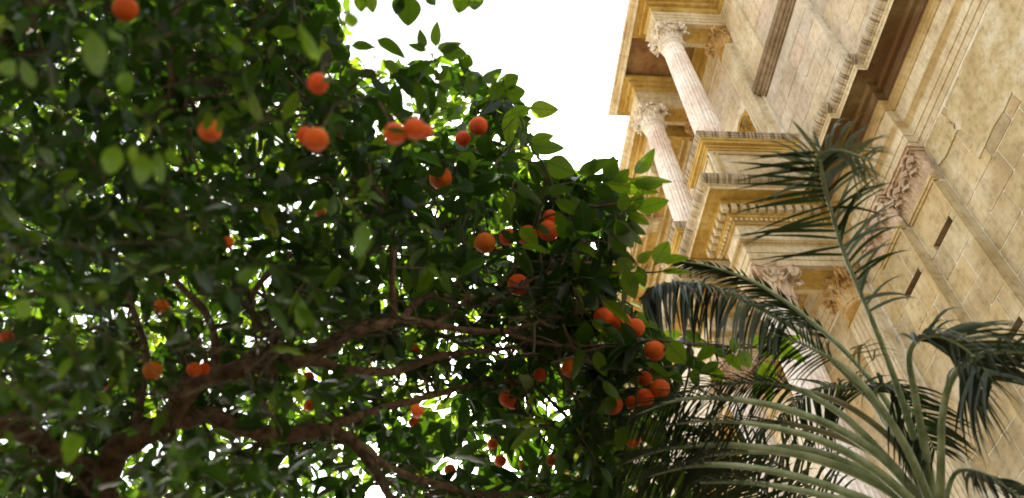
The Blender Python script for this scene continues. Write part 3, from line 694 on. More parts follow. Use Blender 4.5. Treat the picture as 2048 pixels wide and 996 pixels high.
limbs = [
 [(195, 1000, 2.9, 38), (225, 915, 2.9, 33), (290, 870, 2.9, 29), (345, 838, 2.9, 25), (370, 785, 2.9, 25), (410, 755, 2.95, 23), (480, 740, 3.0, 21), (560, 730, 3.0, 22), (640, 700, 3.1, 18), (700, 665, 3.2, 15), (760, 648, 3.3, 13), (820, 642, 3.4, 11), (900, 655, 3.6, 9), (1000, 662, 3.8, 7), (1100, 640, 4.0, 5), (1200, 612, 4.2, 4)],
 [(340, 842, 2.9, 26), (420, 832, 3.0, 22), (480, 858, 3.1, 19), (560, 872, 3.2, 18), (640, 858, 3.3, 17), (700, 880, 3.4, 15), (735, 920, 3.4, 13), (760, 960, 3.5, 11), (800, 1020, 3.5, 10)],
 [(690, 872, 3.4, 14), (780, 935, 3.5, 9), (880, 970, 3.7, 8), (980, 990, 3.9, 6)],
 [(640, 860, 3.3, 13), (750, 822, 3.5, 10), (850, 795, 3.7, 8), (950, 770, 3.9, 6), (1060, 760, 4.1, 4)],
 [(460, 745, 3.0, 18), (540, 700, 3.1, 15), (610, 716, 3.2, 14), (700, 740, 3.3, 12), (790, 742, 3.5, 10), (880, 712, 3.7, 8), (980, 700, 3.9, 6), (1080, 690, 4.1, 4)],
 [(790, 645, 3.35, 10), (784, 560, 3.3, 8), (786, 470, 3.3, 7), (775, 410, 3.2, 6), (720, 340, 3.1, 5), (650, 230, 3.0, 4)],
 [(200, 960, 2.9, 30), (90, 890, 2.7, 20), (0, 850, 2.5, 18), (-120, 800, 2.4, 14), (-300, 700, 2.3, 12)],
 [(800, 644, 3.35, 10), (840, 600, 3.5, 8), (900, 590, 3.6, 7), (980, 600, 3.8, 6), (1040, 570, 3.9, 5), (1120, 540, 4.0, 4), (1200, 520, 4.1, 3)],
 [(870, 650, 3.5, 7), (920, 610, 3.7, 6), (1000, 570, 3.9, 5), (1040, 520, 3.9, 4)],
 [(430, 750, 3.0, 12), (420, 640, 3.3, 9), (330, 520, 3.5, 7), (420, 420, 3.7, 6), (520, 300, 3.9, 5), (480, 160, 4.1, 4)],
 [(560, 700, 3.1, 10), (500, 600, 3.4, 8), (600, 500, 3.7, 7), (700, 520, 3.9, 5), (800, 470, 4.2, 4), (900, 470, 4.2, 3)],
 [(270, 870, 2.9, 12), (290, 700, 3.3, 9), (250, 560, 3.6, 7), (290, 430, 3.9, 6), (200, 300, 4.0, 5)],
 [(1000, 662, 3.8, 5), (1100, 690, 3.9, 4), (1200, 690, 4.0, 3.5), (1300, 680, 4.0, 3), (1400, 690, 3.9, 3), (1500, 695, 3.8, 2.5), (1560, 690, 3.75, 2)],
 [(1120, 540, 4.0, 3), (1220, 545, 3.9, 2.6), (1300, 545, 3.8, 2), (1345, 540, 3.75, 1.6)],
 [(1040, 520, 3.9, 3.5), (1080, 440, 3.9, 3), (1160, 420, 3.8, 3), (1240, 405, 3.75, 2.4), (1290, 395, 3.7, 1.6)],
 [(110, -20, 2.4, 3), (78, 18, 2.4, 3.2), (55, 58, 2.4, 3.4), (20, 78, 2.4, 3), (-30, 90, 2.4, 3)],
 [(300, 40, 2.4, 2.5), (340, 130, 2.5, 2.2), (380, 200, 2.6, 2)],
]
# trunk from the ground to the fork below the frame
fork = P(195, 1000, 2.9)
tp = spline([[TO.x - .05, TO.y + .05, -0.05, .22], [TO.x, TO.y, .5, .16], [TO.x + .1, TO.y, 1.6, .135], [fork.x - .12, fork.y + .03, fork.z - .55, .12], [fork.x, fork.y, fork.z, .085]], 22)
trk = TB(); a_, r_ = knobby([Vector(q[:3]) for q in tp], [q[3] for q in tp]); trk.tube(a_, r_, 14); trk.build('trunk', M_BARK, smooth=True)
limb_pts = []
for i, L in enumerate(limbs):
    a_, r_ = pl(L); r_ = [q * .84 for q in r_]; a2, r2 = knobby(a_, r_)
    t_ = TB(); t_.tube(a2, r2, 10); t_.build('limb', M_BARK, smooth=True)
    limb_pts += [(p, r, a_[min(k + 1, len(a_) - 1)] - a_[max(0, k - 1)]) for k, (p, r) in enumerate(zip(a_, r_))]

POLY = [(-700, -500), (560, -500), (700, -60), (706, 25), (690, 80), (705, 110), (770, 128), (840, 112), (880, 98), (925, 110), (945, 150), (1000, 150), (1035, 185), (1058, 230), (1080, 262), (1072, 300), (1100, 325),
        (1150, 352), (1215, 345), (1262, 365), (1290, 400), (1278, 465), (1240, 492), (1262, 540), (1290, 560), (1300, 610), (1330, 655), (1400, 680), (1480, 690), (1530, 705), (1535, 745), (1480, 745), (1400, 735), (1368, 770),
        (1345, 820), (1330, 880), (1350, 940), (1385, 1010), (1400, 1200), (-700, 1200)]
PA = np.array(POLY, float)
def inside(px, py):
    px = np.asarray(px, float); py = np.asarray(py, float); c = np.zeros(px.shape, bool); n = len(PA); j = n - 1
    for i in range(n):
        xi, yi = PA[i]; xj, yj = PA[j]
        c ^= ((yi > py) != (yj > py)) & (px < (xj - xi) * (py - yi) / (yj - yi + 1e-12) + xi); j = i
    return c
ORANGES = [ # px, py, diameter px, label
 (251, 18, 50, 'orange at the very top of the tree, highest and leftmost of all'),
 (636, 167, 43, 'orange notched by a leaf, high in the tree above a large round orange'),
 (420, 261, 46, 'reddish orange half covered by hanging olive leaves in the upper left crown'),
 (632, 279, 50, 'large round orange in the upper crown with a second one peeping out behind it'),
 (611, 271, 36, 'sliver of an orange tucked behind a large round orange in the upper crown'),
 (790, 267, 46, 'orange with a leaf across its middle, left of a touching pair high in the crown'),
 (829, 258, 44, 'upright orange touching a leaf-crossed one high in the crown'),
 (852, 263, 30, 'orange sliver hidden behind the right of the high touching pair'),
 (957, 252, 38, 'orange near the crown edge against the sky, upper of two beside each other'),
 (926, 277, 31, 'smaller orange just below and left of one near the upper crown edge'),
 (881, 356, 46, 'crescent orange with a dark leaf over its upper left, below the high pair'),
 (455, 485, 26, 'small dull orange deep in the left half of the crown'),
 (642, 427, 22, 'tiny orange patch showing behind leaves in the middle of the crown'),
 (970, 486, 43, 'whole orange at the left end of the row of four in sharp focus'),
 (1015, 474, 34, 'second orange of the row of four, half hidden by a grey leaf'),
 (1055, 471, 42, 'third orange of the row of four, split by a dark leaf'),
 (1097, 461, 43, 'bright orange with a curled leaf at its left, right end of the row of four'),
 (1100, 433, 28, 'small orange patch just above the right end of the row of four'),
 (1036, 569, 43, 'single whole orange hanging alone below the row of four'),
 (1207, 636, 42, 'left orange of a leafy trio near the palm, crossed by thin leaves'),
 (1243, 645, 42, 'middle orange of the leafy trio near the palm fronds'),
 (1270, 656, 40, 'right orange of the leafy trio with long leaves hanging over it'),
 (1310, 701, 43, 'whole round orange nearest the grey palm frond, below the leafy trio'),
 (1141, 737, 38, 'round orange alone in front of dark leaves between sunlit gaps'),
 (1080, 750, 28, 'small orange left of a larger round one amid sunlit gaps'),
 (1015, 797, 35, 'orange with its top right hidden by a leaf, above the brightest sky gap'),
 (1026, 806, 27, 'orange sliver behind the lower edge of another one above the brightest sky gap'),
 (1224, 809, 43, 'large orange with a dark leaf over its left, left end of the lower cluster'),
 (1264, 805, 28, 'small orange between bigger ones in the lower cluster'),
 (1289, 796, 39, 'orange touching the rightmost fruit of the lower cluster at its left'),
 (1320, 777, 39, 'rightmost orange of the lower cluster, beside the palm stalks'),
 (1290, 757, 30, 'shaded orange half hidden above the lower cluster'),
 (1265, 879, 34, 'orange with its top covered by a grey leaf, lowest at the crown edge'),
 (305, 741, 38, 'bright blurred orange left of the rising brown limb'),
 (388, 739, 30, 'left orange of a close pair resting just above the brown limb'),
 (407, 738, 26, 'right orange of a close pair resting just above the brown limb'),
 (323, 612, 30, 'sunlit yellowish orange in the left part of the crown'),
 (215, 772, 22, 'small dark red orange left of the trunk fork'),
 (14, 674, 28, 'dim orange at the far left edge of the crown'),
 (617, 755, 24, 'upper of two small oranges between the two big limbs'),
 (619, 811, 24, 'lower of two small oranges between the two big limbs'),
 (834, 822, 28, 'small orange above another, right of the lower limb'),
 (828, 845, 22, 'small orange just under a slightly bigger one right of the lower limb'),
 (985, 888, 22, 'tiny orange left of the brightest sky gap, above a larger one'),
 (1001, 922, 25, 'small orange beside the bottom of the brightest sky gap'),
 (1045, 930, 22, 'small orange hanging inside the brightest sky gap'),
 (1103, 920, 24, 'small orange right of the brightest sky gap, partly shaded'),
 (900, 940, 24, 'lone small orange near the bottom, left of the bright gaps'),
 (828, 700, 24, 'dim small orange just under the middle limb'),
]
OR = []
for (x, y, d, lab) in ORANGES:
    if x > 860 and y > 200: z = 4.0 if d > 32 else (4.05 if x > 1150 or d > 26 else 4.6)
    elif d >= 34: z = 1.95
    elif d >= 26: z = 2.6
    else: z = 3.9
    if x == 611: z = 2.05
    if x == 852: z = 2.05
    if x == 1026: z = 4.15
    if x in (1015, 1055) and y < 500: z = 4.05
    if x in (1264,): z = 4.06
    if x == 1290: z = 4.1
    if x == 305: z = 2.7
    if x == 388: z = 2.78
    if x == 407: z = 2.84
    OR.append((x, y, d, z, lab))
OA = np.array([(o[0], o[1], o[2] / 2, o[3]) for o in OR])
def orange_mesh(name, mat, seed):
    r_ = random.Random(seed); n, m_ = 28, 18; V = []; F = []
    V.append((0, 0, .46))
    for i in range(1, m_):
        ph = math.pi * i / m_
        for k in range(n):
            th = 2 * math.pi * k / n; rr = .5 * (1 + .012 * math.sin(3 * th + seed) * math.sin(ph)) * (1 - .10 * math.exp(-(ph / .2) ** 2) - .03 * math.exp(-((math.pi - ph) / .2) ** 2))
            V.append((rr * math.sin(ph) * math.cos(th), rr * math.sin(ph) * math.sin(th), rr * math.cos(ph) * .965))
    V.append((0, 0, -.468)); last = len(V) - 1
    for k in range(n): F.append((0, 1 + k, 1 + (k + 1) % n)); F.append((last, 1 + (m_ - 2) * n + (k + 1) % n, 1 + (m_ - 2) * n + k))
    for i in range(m_ - 2):
        for k in range(n): F.append((1 + i * n + k, 1 + (i + 1) * n + k, 1 + (i + 1) * n + (k + 1) % n, 1 + i * n + (k + 1) % n))
    q = MB(); q.add(V, F); return q.mesh(name, mat, True)
ome = [orange_mesh('orange', M_PEEL, 1), orange_mesh('orange', M_PEEL2, 2), orange_mesh('orange', M_PEEL, 3)]
cal = MB(); cal.lathe([(0.02, .435), (.07, .445), (.075, .46), (.03, .475), (.028, .62), (.0, .63)], (0, 0, 0), 10, lambda r, z, th: r * (1 + .3 * math.cos(5 * th)) if z < .47 else r)
calm = cal.mesh('calyx', M_TWIG)
twg = TB()
for k, (x, y, d, z, lab) in enumerate(OR):
    c = P(x, y, z); D = d * z / FPX
    k2 = 1 if x in (305, 323, 970) else (k % 2) * 2
    o = link('orange', ome[k2]); o.location = c; o.scale = (D, D, D); o.rotation_euler = (random.uniform(-.35, .35), random.uniform(-.35, .35), random.uniform(0, 6.28))
    tag(o, lab, 'orange', 'oranges hanging in the tree')
    link('calyx', calm, o)
    bpy.context.view_layer.update() if False else None
    up = o.rotation_euler.to_matrix() @ Vector((0, 0, 1)); p0 = c + up * D * .5
    p1 = p0 + up * .04 + Vector((random.uniform(-.02, .02), random.uniform(-.02, .02), .05)); p2 = p1 + Vector((random.uniform(-.08, .08), random.uniform(0, .1), .08))
    twg.tube([p0, (p0 + p1) / 2 + Vector((.004, 0, 0)), p1, p2], [.0022, .002, .002, .0015], 5)

# leaf templates: length 1 along +Y, face normal +Z
def leaf_template(res, fold=.16, curl=.18, wid=.40, wave=0.0):
    ts = [0, .035] + [(.07 + .93 * i / res) for i in range(res + 1)]
    V = []; UV = []; row = []
    for t in ts:
        if t < .06: wv = .018
        else:
            q = (t - .06) / .94; wv = wid / 2 * (math.sin(math.pi * q ** .80) ** .78 if 0 < q < 1 else 0) * (1 - .10 * q) + (.0 if q > .98 else .006)
        zc = -curl * t * t + .05 * math.sin(t * 3)
        wz = wave * math.sin(t * 17)
        row.append([len(V), len(V) + 1, len(V) + 2])
        V += [(-wv, t, zc + abs(wv) * fold * 2 + wz), (0, t, zc), (wv, t, zc + abs(wv) * fold * 2 - wz * .6)]; UV += [(.5 - .5 * wv / (wid / 2), t), (.5, t), (.5 + .5 * wv / (wid / 2), t)]
    F = []
    for a_, c_ in zip(row, row[1:]):
        F += [(a_[0], a_[1], c_[1], c_[0]), (a_[1], a_[2], c_[2], c_[1])]
    return np.array(V), F, np.array(UV)
TL = [leaf_template(4, .16, .15, .38), leaf_template(4, .30, .30, .34), leaf_template(4, .10, -.05, .40)]
TH = [leaf_template(10, .16, .16, .42, .012), leaf_template(10, .28, .28, .38, .016), leaf_template(10, .10, -.04, .48, .012), leaf_template(10, .22, .10, .34, .02)]

leaves = []   # base, direction, normal, length, template, tint, must
def add_leaf(b_, d, n, L, tint, must=False, wsc=1.0):
    leaves.append((b_, d, n, L, tint, must, wsc))
# hand-placed leaves that make the crown's outline: base px -> tip px, depth, width px
MAN = [
 (1058, 215, 1113, 222, 35), (1058, 292, 1132, 296, 24), (1060, 283, 1107, 271, 22), (1091, 322, 1153, 347, 36), (1153, 347, 1221, 319, 27), (1181, 350, 1188, 313, 18), (1218, 361, 1227, 312, 29), (1205, 358, 1236, 318, 24),
 (1269, 347, 1309, 305, 27), (1227, 364, 1262, 340, 24), (1258, 362, 1341, 361, 17), (1262, 366, 1327, 370, 20), (1210, 366, 1313, 382, 30), (1272, 420, 1339, 401, 24), (1258, 420, 1288, 386, 26), (1245, 425, 1250, 385, 24),
 (1251, 424, 1300, 449, 23), (1255, 445, 1290, 470, 20), (1232, 436, 1265, 498, 30), (1245, 440, 1282, 492, 22), (1097, 385, 1139, 375, 23), (1033, 361, 1083, 410, 26), (988, 385, 1026, 449, 24), (1108, 400, 1167, 431, 22), (1142, 392, 1170, 424, 22),
 (1023, 378, 1018, 424, 20), (1040, 385, 1060, 424, 16), (1050, 395, 1080, 428, 14), (1005, 329, 1040, 340, 26), (1188, 375, 1230, 396, 28), (1309, 528, 1337, 482, 28), (1324, 523, 1372, 514, 19), (1320, 543, 1382, 544, 14),
 (1255, 504, 1220, 478, 20), (1262, 498, 1234, 440, 28), (1274, 525, 1302, 504, 20), (1262, 545, 1237, 515, 28), (1250, 540, 1270, 598, 30), (1275, 530, 1290, 575, 22), (1285, 545, 1262, 575, 22),
 (1553, 686, 1606, 674, 15), (1549, 688, 1609, 720, 22), (1525, 684, 1562, 672, 18), (1500, 690, 1530, 668, 18), (1511, 694, 1577, 717, 22), (1520, 725, 1553, 766, 30), (1525, 740, 1508, 800, 22), (1532, 748, 1540, 812, 20), (1335, 685, 1374, 727, 34),
 (1433, 692, 1393, 722, 20), (1405, 680, 1368, 662, 24), (1465, 672, 1470, 708, 20), (1440, 724, 1400, 745, 22), (1450, 710, 1482, 735, 22), (1425, 735, 1440, 770, 22), (1388, 735, 1395, 775, 24), (1480, 700, 1500, 735, 22),
 (871, 95, 874, 42, 25), (850, 97, 839, 58, 23), (872, 97, 922, 88, 20), (880, 102, 936, 108, 26), (853, 102, 816, 88, 18), (751, 78, 811, 110, 26), (700, 92, 751, 92, 20), (930, 138, 940, 106, 22), (765, 120, 800, 145, 20),
 (818, -12, 816, 54, 40), (800, -8, 792, 30, 26), (925, -14, 917, 27, 32), (950, -16, 952, 24, 30), (735, -20, 748, 28, 28), (720, -12, 722, 26, 22), (850, -20, 872, 16, 24), (965, 165, 1004, 138, 30), (1000, 170, 1040, 152, 30), (1010, 190, 1052, 182, 26),
 (945, 190, 940, 140, 30), (980, 200, 1010, 160, 32), (1020, 230, 1062, 215, 26), (1240, 640, 1290, 715, 20), (1205, 645, 1250, 690, 20), (1180, 640, 1236, 668, 22), (1205, 600, 1260, 640, 22), (1290, 600, 1322, 650, 24),
 (1300, 830, 1330, 905, 30), (1280, 870, 1340, 885, 26), (1255, 850, 1235, 900, 24), (1350, 850, 1395, 860, 18), (1345, 860, 1378, 905, 24), (1300, 920, 1340, 985, 34), (1340, 930, 1385, 990, 24),
 (1320, 950, 1400, 1010, 22), (1260, 925, 1285, 975, 26), (1205, 760, 1240, 800, 22), (1225, 790, 1212, 830, 24), (1190, 700, 1215, 755, 20), (1160, 690, 1150, 760, 22), (1280, 866, 1250, 872, 16), (1040, 455, 1075, 490, 28), (1000, 460, 1030, 480, 14),
]
def man_leaf(x0, y0, x1, y1, wpx, z, tint):
    a_, c_ = P(x0, y0, z), P(x1, y1, z + random.uniform(-.03, .05)); d = c_ - a_; L = d.length; d.normalize()
    view = (P(x0, y0, z) - Vector((0, 0, H))).normalized()
    n = (-view + Vector((random.uniform(-.35, .35), random.uniform(-.35, .35), random.uniform(-.2, .3)))); n = (n - n.dot(d) * d).normalized()
    if n.z < 0: n = -n
    add_leaf(a_, d, n, L, tint, True, 1.2 * wpx * z / FPX / (L * .42))
for (x0, y0, x1, y1, wp) in MAN:
    edge = x0 > 1250 or y0 < 350
    if x0 < 1060 and y0 < 215: z = 2.9
    else: z = 3.72 + random.uniform(-.05, .05)
    man_leaf(x0, y0, x1, y1, wp, z, random.uniform(.58, .74) if x1 > 1260 and y0 < 560 or x0 > 1540 else (random.uniform(.42, .66) if edge else random.uniform(.25, .85)))
for (x0, y0, x1, y1, wp, tn) in [(285, 305, 283, 372, 36, 0.83), (235, 290, 215, 350, 44, 0.76), (315, 300, 322, 372, 26, 0.84), (330, 300, 362, 330, 20, 0.81), (268, 290, 270, 335, 20, 0.79), (40, 115, 72, 185, 22, 0.84), (5, 150, 28, 118, 26, 0.81), (18, 250, 5, 235, 22, .6), (180, 60, 195, 150, 36, .82), (150, 865, 135, 925, 44, .7), (215, 55, 250, 85, 20, .88), (40, 640, 50, 600, 28, .7), (730, 440, 715, 520, 40, .6), (705, 60, 700, 20, 30, .7), (640, 120, 600, 60, 24, .8), (470, 560, 520, 540, 30, .5)]:
    man_leaf(x0, y0, x1, y1, wp, 1.5, tn * .86)

for (x0, y0, x1, y1, wp, z, tn) in [(670, 148, 642, 166, 15, 1.88, .5), (418, 222, 411, 262, 26, 1.88, .72), (441, 234, 437, 266, 16, 1.88, .66), (815, 264, 771, 257, 13, 1.88, .3), (866, 322, 884, 354, 30, 3.9, .2), (1046, 458, 1020, 486, 22, 3.9, .4),
        (1070, 448, 1103, 470, 15, 3.9, .5), (1038, 778, 1018, 796, 18, 3.93, .3), (1212, 782, 1222, 815, 24, 3.9, .2), (1248, 640, 1292, 712, 17, 3.88, .5), (1255, 648, 1235, 700, 15, 3.88, .45), (1052, 455, 1062, 492, 20, 3.9, .15)]:
    man_leaf(x0, y0, x1, y1, wp, z, tn)
# twigs with alternating leaves fill the crown's volume
HOLES = [(1035, 905, 30, 62, .97), (745, 975, 55, 34, .95), (660, 990, 30, 20, .9), (898, 722, 18, 40, .92), (800, 840, 48, 18, .85), (1000, 705, 16, 40, .88), (935, 940, 14, 30, .8), (1120, 790, 50, 18, .7), (1110, 545, 70, 16, .85), (890, 620, 10, 16, .8), (1085, 790, 20, 40, .75), (600, 980, 25, 18, .6),
         (560, 660, 60, 24, .5), (330, 640, 60, 30, .45), (250, 300, 40, 60, .4), (60, 30, 50, 50, .5), (550, 400, 60, 40, .4), (440, 540, 60, 24, .4), (640, 780, 30, 40, .45), (380, 400, 60, 40, .35), (180, 230, 20, 50, .4)]
def hole_p(px, py):
    k = np.zeros(np.shape(px))
    for x, y, a_, c_, s in HOLES: k = np.maximum(k, s * np.exp(-.5 * (((px - x) / a_) ** 2 + ((py - y) / c_) ** 2) ** 1.5))
    return .92 * k * (.55 + .45 * np.sign(np.sin(np.asarray(px) / 9.0 + 1.3 * np.sin(np.asarray(py) / 17.0)) * np.sin(np.asarray(py) / 11.0 + np.asarray(px) / 31.0)))
def clump(p): return math.sin(p.x * 11 + 2 * math.sin(p.y * 5)) * math.sin(p.y * 10 + 2 * math.sin(p.z * 6 + 1)) + math.sin(p.z * 12 + 2 * math.sin(p.x * 6 + 2)) * .8
def zlo(px): return float(np.interp(px, [-700, 0, 500, 850, 1000, 1500], [1.5, 1.5, 1.8, 2.8, 3.6, 3.74]))
def zhi(px): return float(np.interp(px, [-700, 0, 600, 1000, 1300, 1500], [3.2, 3.4, 4.0, 5.0, 4.6, 4.3]))
rnd = random.Random(11)
NTW = 1950; made = 0
cand = []
while made < NTW:
    px = rnd.uniform(-450, 1540); py = rnd.uniform(-330, 1130)
    if not bool(inside([px], [py])[0]): continue
    if (px < -60 or py < -60 or py > 1050) and rnd.random() < .6: continue
    if 0 < px < 820 and py < 620 and rnd.random() < .15: continue
    if rnd.random() < float(hole_p(px, py)): continue
    a_, c_ = zlo(px), zhi(px); z = a_ + (c_ - a_) * rnd.random() ** .75
    p = P(px, py, z)
    cl = clump(p)
    if cl < -.15 and rnd.random() < (.6 if px < 500 else .75): continue      # gaps between the clumps of foliage
    made += 1
    # twig direction: outward and up, or arching down near the edge
    az = rnd.uniform(0, 6.283); el = rnd.uniform(-.5, .9)
    d = Vector((math.cos(az) * math.cos(el), math.sin(az) * math.cos(el), math.sin(el)))
    Lt = rnd.uniform(.10, .26); q = p + d * Lt + Vector((0, 0, -.03)); mid = (p + q) / 2 + Vector((0, 0, .015))
    cand.append((p, mid, q, z))
    nl = rnd.randint(4, 8); side = rnd.uniform(0, 6.28); base_t = min(1, max(0, rnd.gauss(.31, .24)))
    big = (.032 if px < 1050 else .036) * z
    for k in range(nl):
        t = .25 + .75 * k / max(1, nl - 1); b0 = p.lerp(mid, min(1, 2 * t)) if t < .5 else mid.lerp(q, 2 * t - 1)
        side += 2.4
        o1 = d.orthogonal().normalized(); o2 = d.cross(o1); rad_ = o1 * math.cos(side) + o2 * math.sin(side)
        ld = (d * rnd.uniform(.2, .9) + rad_ * .9 + Vector((0, 0, rnd.uniform(-.55, .05)))).normalized()
        n = Vector((rnd.gauss(0, .45), rnd.gauss(0, .45), 1)); n = (n - n.dot(ld) * ld)
        if n.length < .05: continue
        n.normalize()
        tint = min(.97, max(0, base_t + rnd.gauss(0, .10))) if rnd.random() > .002 else .92
        add_leaf(b0, ld, n, rnd.uniform(.75, 1.35) * big, tint)
FAR = 0
while FAR < 1500:      # the far side of the crown: smaller in view and partly sunlit
    px = rnd.uniform(-200, 1330); py = rnd.uniform(-150, 1050)
    if not bool(inside([px], [py])[0]): continue
    if rnd.random() < 1.15 * float(hole_p(px, py)): continue
    z = rnd.uniform(4.8, 6.6); p = P(px, py, z)
    if clump(p) < .1 and rnd.random() < (.35 if px < 700 else .65): continue
    FAR += 1
    for k in range(7):
        ld = Vector((rnd.gauss(0, 1), rnd.gauss(0, 1), rnd.gauss(-.3, .6))).normalized(); n = Vector((rnd.gauss(0, .5), rnd.gauss(0, .5), 1)); n = (n - n.dot(ld) * ld).normalized()
        add_leaf(p + Vector((rnd.gauss(0, .07), rnd.gauss(0, .07), rnd.gauss(0, .07))), ld, n, rnd.uniform(.08, .14), rnd.uniform(.45, .93))
for k in range(500):  # unseen leaves above and behind the camera, added to hold back sky light
    p = Vector((rnd.uniform(-4.5, .9), rnd.uniform(-4.0, 1.3), rnd.uniform(3.6, 5.2)))
    for q in range(7):
        ld = Vector((rnd.gauss(0, 1), rnd.gauss(0, 1), rnd.gauss(-.3, .6))).normalized(); n = Vector((rnd.gauss(0, .5), rnd.gauss(0, .5), 1)); n = (n - n.dot(ld) * ld).normalized()
        b0 = p + Vector((rnd.gauss(0, .1), rnd.gauss(0, .1), rnd.gauss(0, .1))); x0_, y0_, z0_ = PR([tuple(b0)])
        if z0_[0] > 0 and -250 < x0_[0] < 2300 and -250 < y0_[0] < 1250: continue
        add_leaf(b0, ld, n, rnd.uniform(.12, .19), rnd.uniform(.2, .6), True)
# reject leaves that leave the crown or hide the fruit
B = np.array([tuple(l[0]) for l in leaves]); D = np.array([tuple(l[1]) for l in leaves]); LL = np.array([l[3] for l in leaves]); MU = np.array([l[5] for l in leaves])
keep = np.ones(len(leaves), bool)
X5, Y5, Z5 = PR(B + D * (LL * .5)[:, None]); X6, Y6, _z = PR(B + D * (LL * .9)[:, None]); X7, Y7, _z = PR(B + D * (LL * .1)[:, None]); RK = rng.random(len(X5)) < .93
LMB = [(a, b_, z, r) for L in limbs for a, b_, z, r in spline([list(q) for q in L], len(L) * 6) if r > 7.5]
for f in (.0, .5, 1.0):
    X, Y, Z = PR(B + D * (LL * f)[:, None])
    if f > 0: keep &= inside(X, Y)
    hp = hole_p(X, Y); keep &= ~((rng.random(len(X)) < hp * .6))
    for (ox, oy, orad, oz) in OA:
        near = (Z < oz + .02) & ((X - ox) ** 2 + (Y - oy) ** 2 < (orad * (1.3 if f == .5 else 1.1)) ** 2)
        keep &= ~(near)
for (lx, ly, lz, lr) in LMB:
    keep &= ~((Z5 < lz) & ((X5 - lx) ** 2 + (Y5 - ly) ** 2 < (lr + 18) ** 2) & RK)
    keep &= ~((Z5 < lz) & ((X6 - lx) ** 2 + (Y6 - ly) ** 2 < (lr + 6) ** 2) & RK)
    keep &= ~((Z5 < lz) & ((X7 - lx) ** 2 + (Y7 - ly) ** 2 < (lr + 6) ** 2) & RK)
keep |= MU
idx = np.where(keep)[0]
# the largest leaves that are not hidden become objects of their own
X, Y, Z = PR(B + D * (LL * .5)[:, None]); size = LL / Z
grid = {}
for i in idx:
    if 0 < X[i] < 2048 and 0 < Y[i] < 996:
        k = (int(X[i] // 14), int(Y[i] // 14)); grid.setdefault(k, []).append((Z[i], i))
score = []
for k, lst in grid.items():
    nb = [e for dx in (-1, 0, 1) for dy in (-1, 0, 1) for e in grid.get((k[0] + dx, k[1] + dy), [])]
    zm = min(nb)[0]
    for z, i in lst:
        if z < zm + .06: score.append((-size[i] - (1 if MU[i] else 0), i))
score.sort(); single = set(i for _, i in score[:298])
hm = []
for k, (V, F, UV) in enumerate(TH):
    for tn in range(5):
        me = bpy.data.meshes.new('leaf'); me.from_pydata([tuple(v) for v in V], [], F); me.materials.append(M_LEAF)
        uvl = me.uv_layers.new(name='UVMap'); li = np.empty(len(me.loops), dtype=np.int32); me.loops.foreach_get('vertex_index', li)
        uvl.data.foreach_set('uv', UV[li].astype(np.float32).ravel())
        at = me.attributes.new('tint', 'FLOAT', 'POINT'); at.data.foreach_set('value', np.full(len(V), [.15, .35, .55, .75, .93][tn] - .0, dtype=np.float32))
        me.polygons.foreach_set('use_smooth', [True] * len(me.polygons)); hm.append(me)
VV = []; FF = []; UU = []; TT = []; off = 0
for i in idx:
    b_, d, n, L, tint, mu, ws = leaves[i]
    x = d.cross(n).normalized()
    if i in single:
        tn = min(4, int(tint * 5)); me = hm[rnd.randrange(4) * 5 + tn]
        mw = Matrix(((x.x * L * ws, d.x * L, n.x * L, b_.x - TO.x), (x.y * L * ws, d.y * L, n.y * L, b_.y - TO.y), (x.z * L * ws, d.z * L, n.z * L, b_.z - TO.z), (0, 0, 0, 1)))
        link('leaf', me, tree, mw)
    else:
        V, F, UV = TL[rnd.randrange(3)]
        w3 = np.array(b_)[None] + V[:, :1] * np.array(x)[None] * L * ws + V[:, 1:2] * np.array(d)[None] * L + V[:, 2:] * np.array(n)[None] * L
        VV.append(w3 - np.array(TO)); FF.append(np.array(F) + off); UU.append(UV); TT.append(np.full(len(V), tint)); off += len(V)
VV = np.concatenate(VV); FF = np.concatenate(FF); UU = np.concatenate(UU); TT = np.concatenate(TT)
me = bpy.data.meshes.new('foliage'); nF = len(FF)
me.vertices.add(len(VV)); me.vertices.foreach_set('co', VV.astype(np.float32).ravel())
me.loops.add(nF * 4); me.loops.foreach_set('vertex_index', FF.astype(np.int32).ravel())
me.polygons.add(nF); me.polygons.foreach_set('loop_start', np.arange(0, nF * 4, 4, dtype=np.int32)); me.polygons.foreach_set('loop_total', np.full(nF, 4, dtype=np.int32))
me.polygons.foreach_set('use_smooth', [True] * nF); me.update(calc_edges=True)
me.uv_layers.new(name='UVMap').data.foreach_set('uv', UU[FF.ravel()].astype(np.float32).ravel())
me.attributes.new('tint', 'FLOAT', 'POINT').data.foreach_set('value', TT.astype(np.float32))
me.materials.append(M_LEAF); me.validate()
link('foliage', me, tree, kind='stuff')
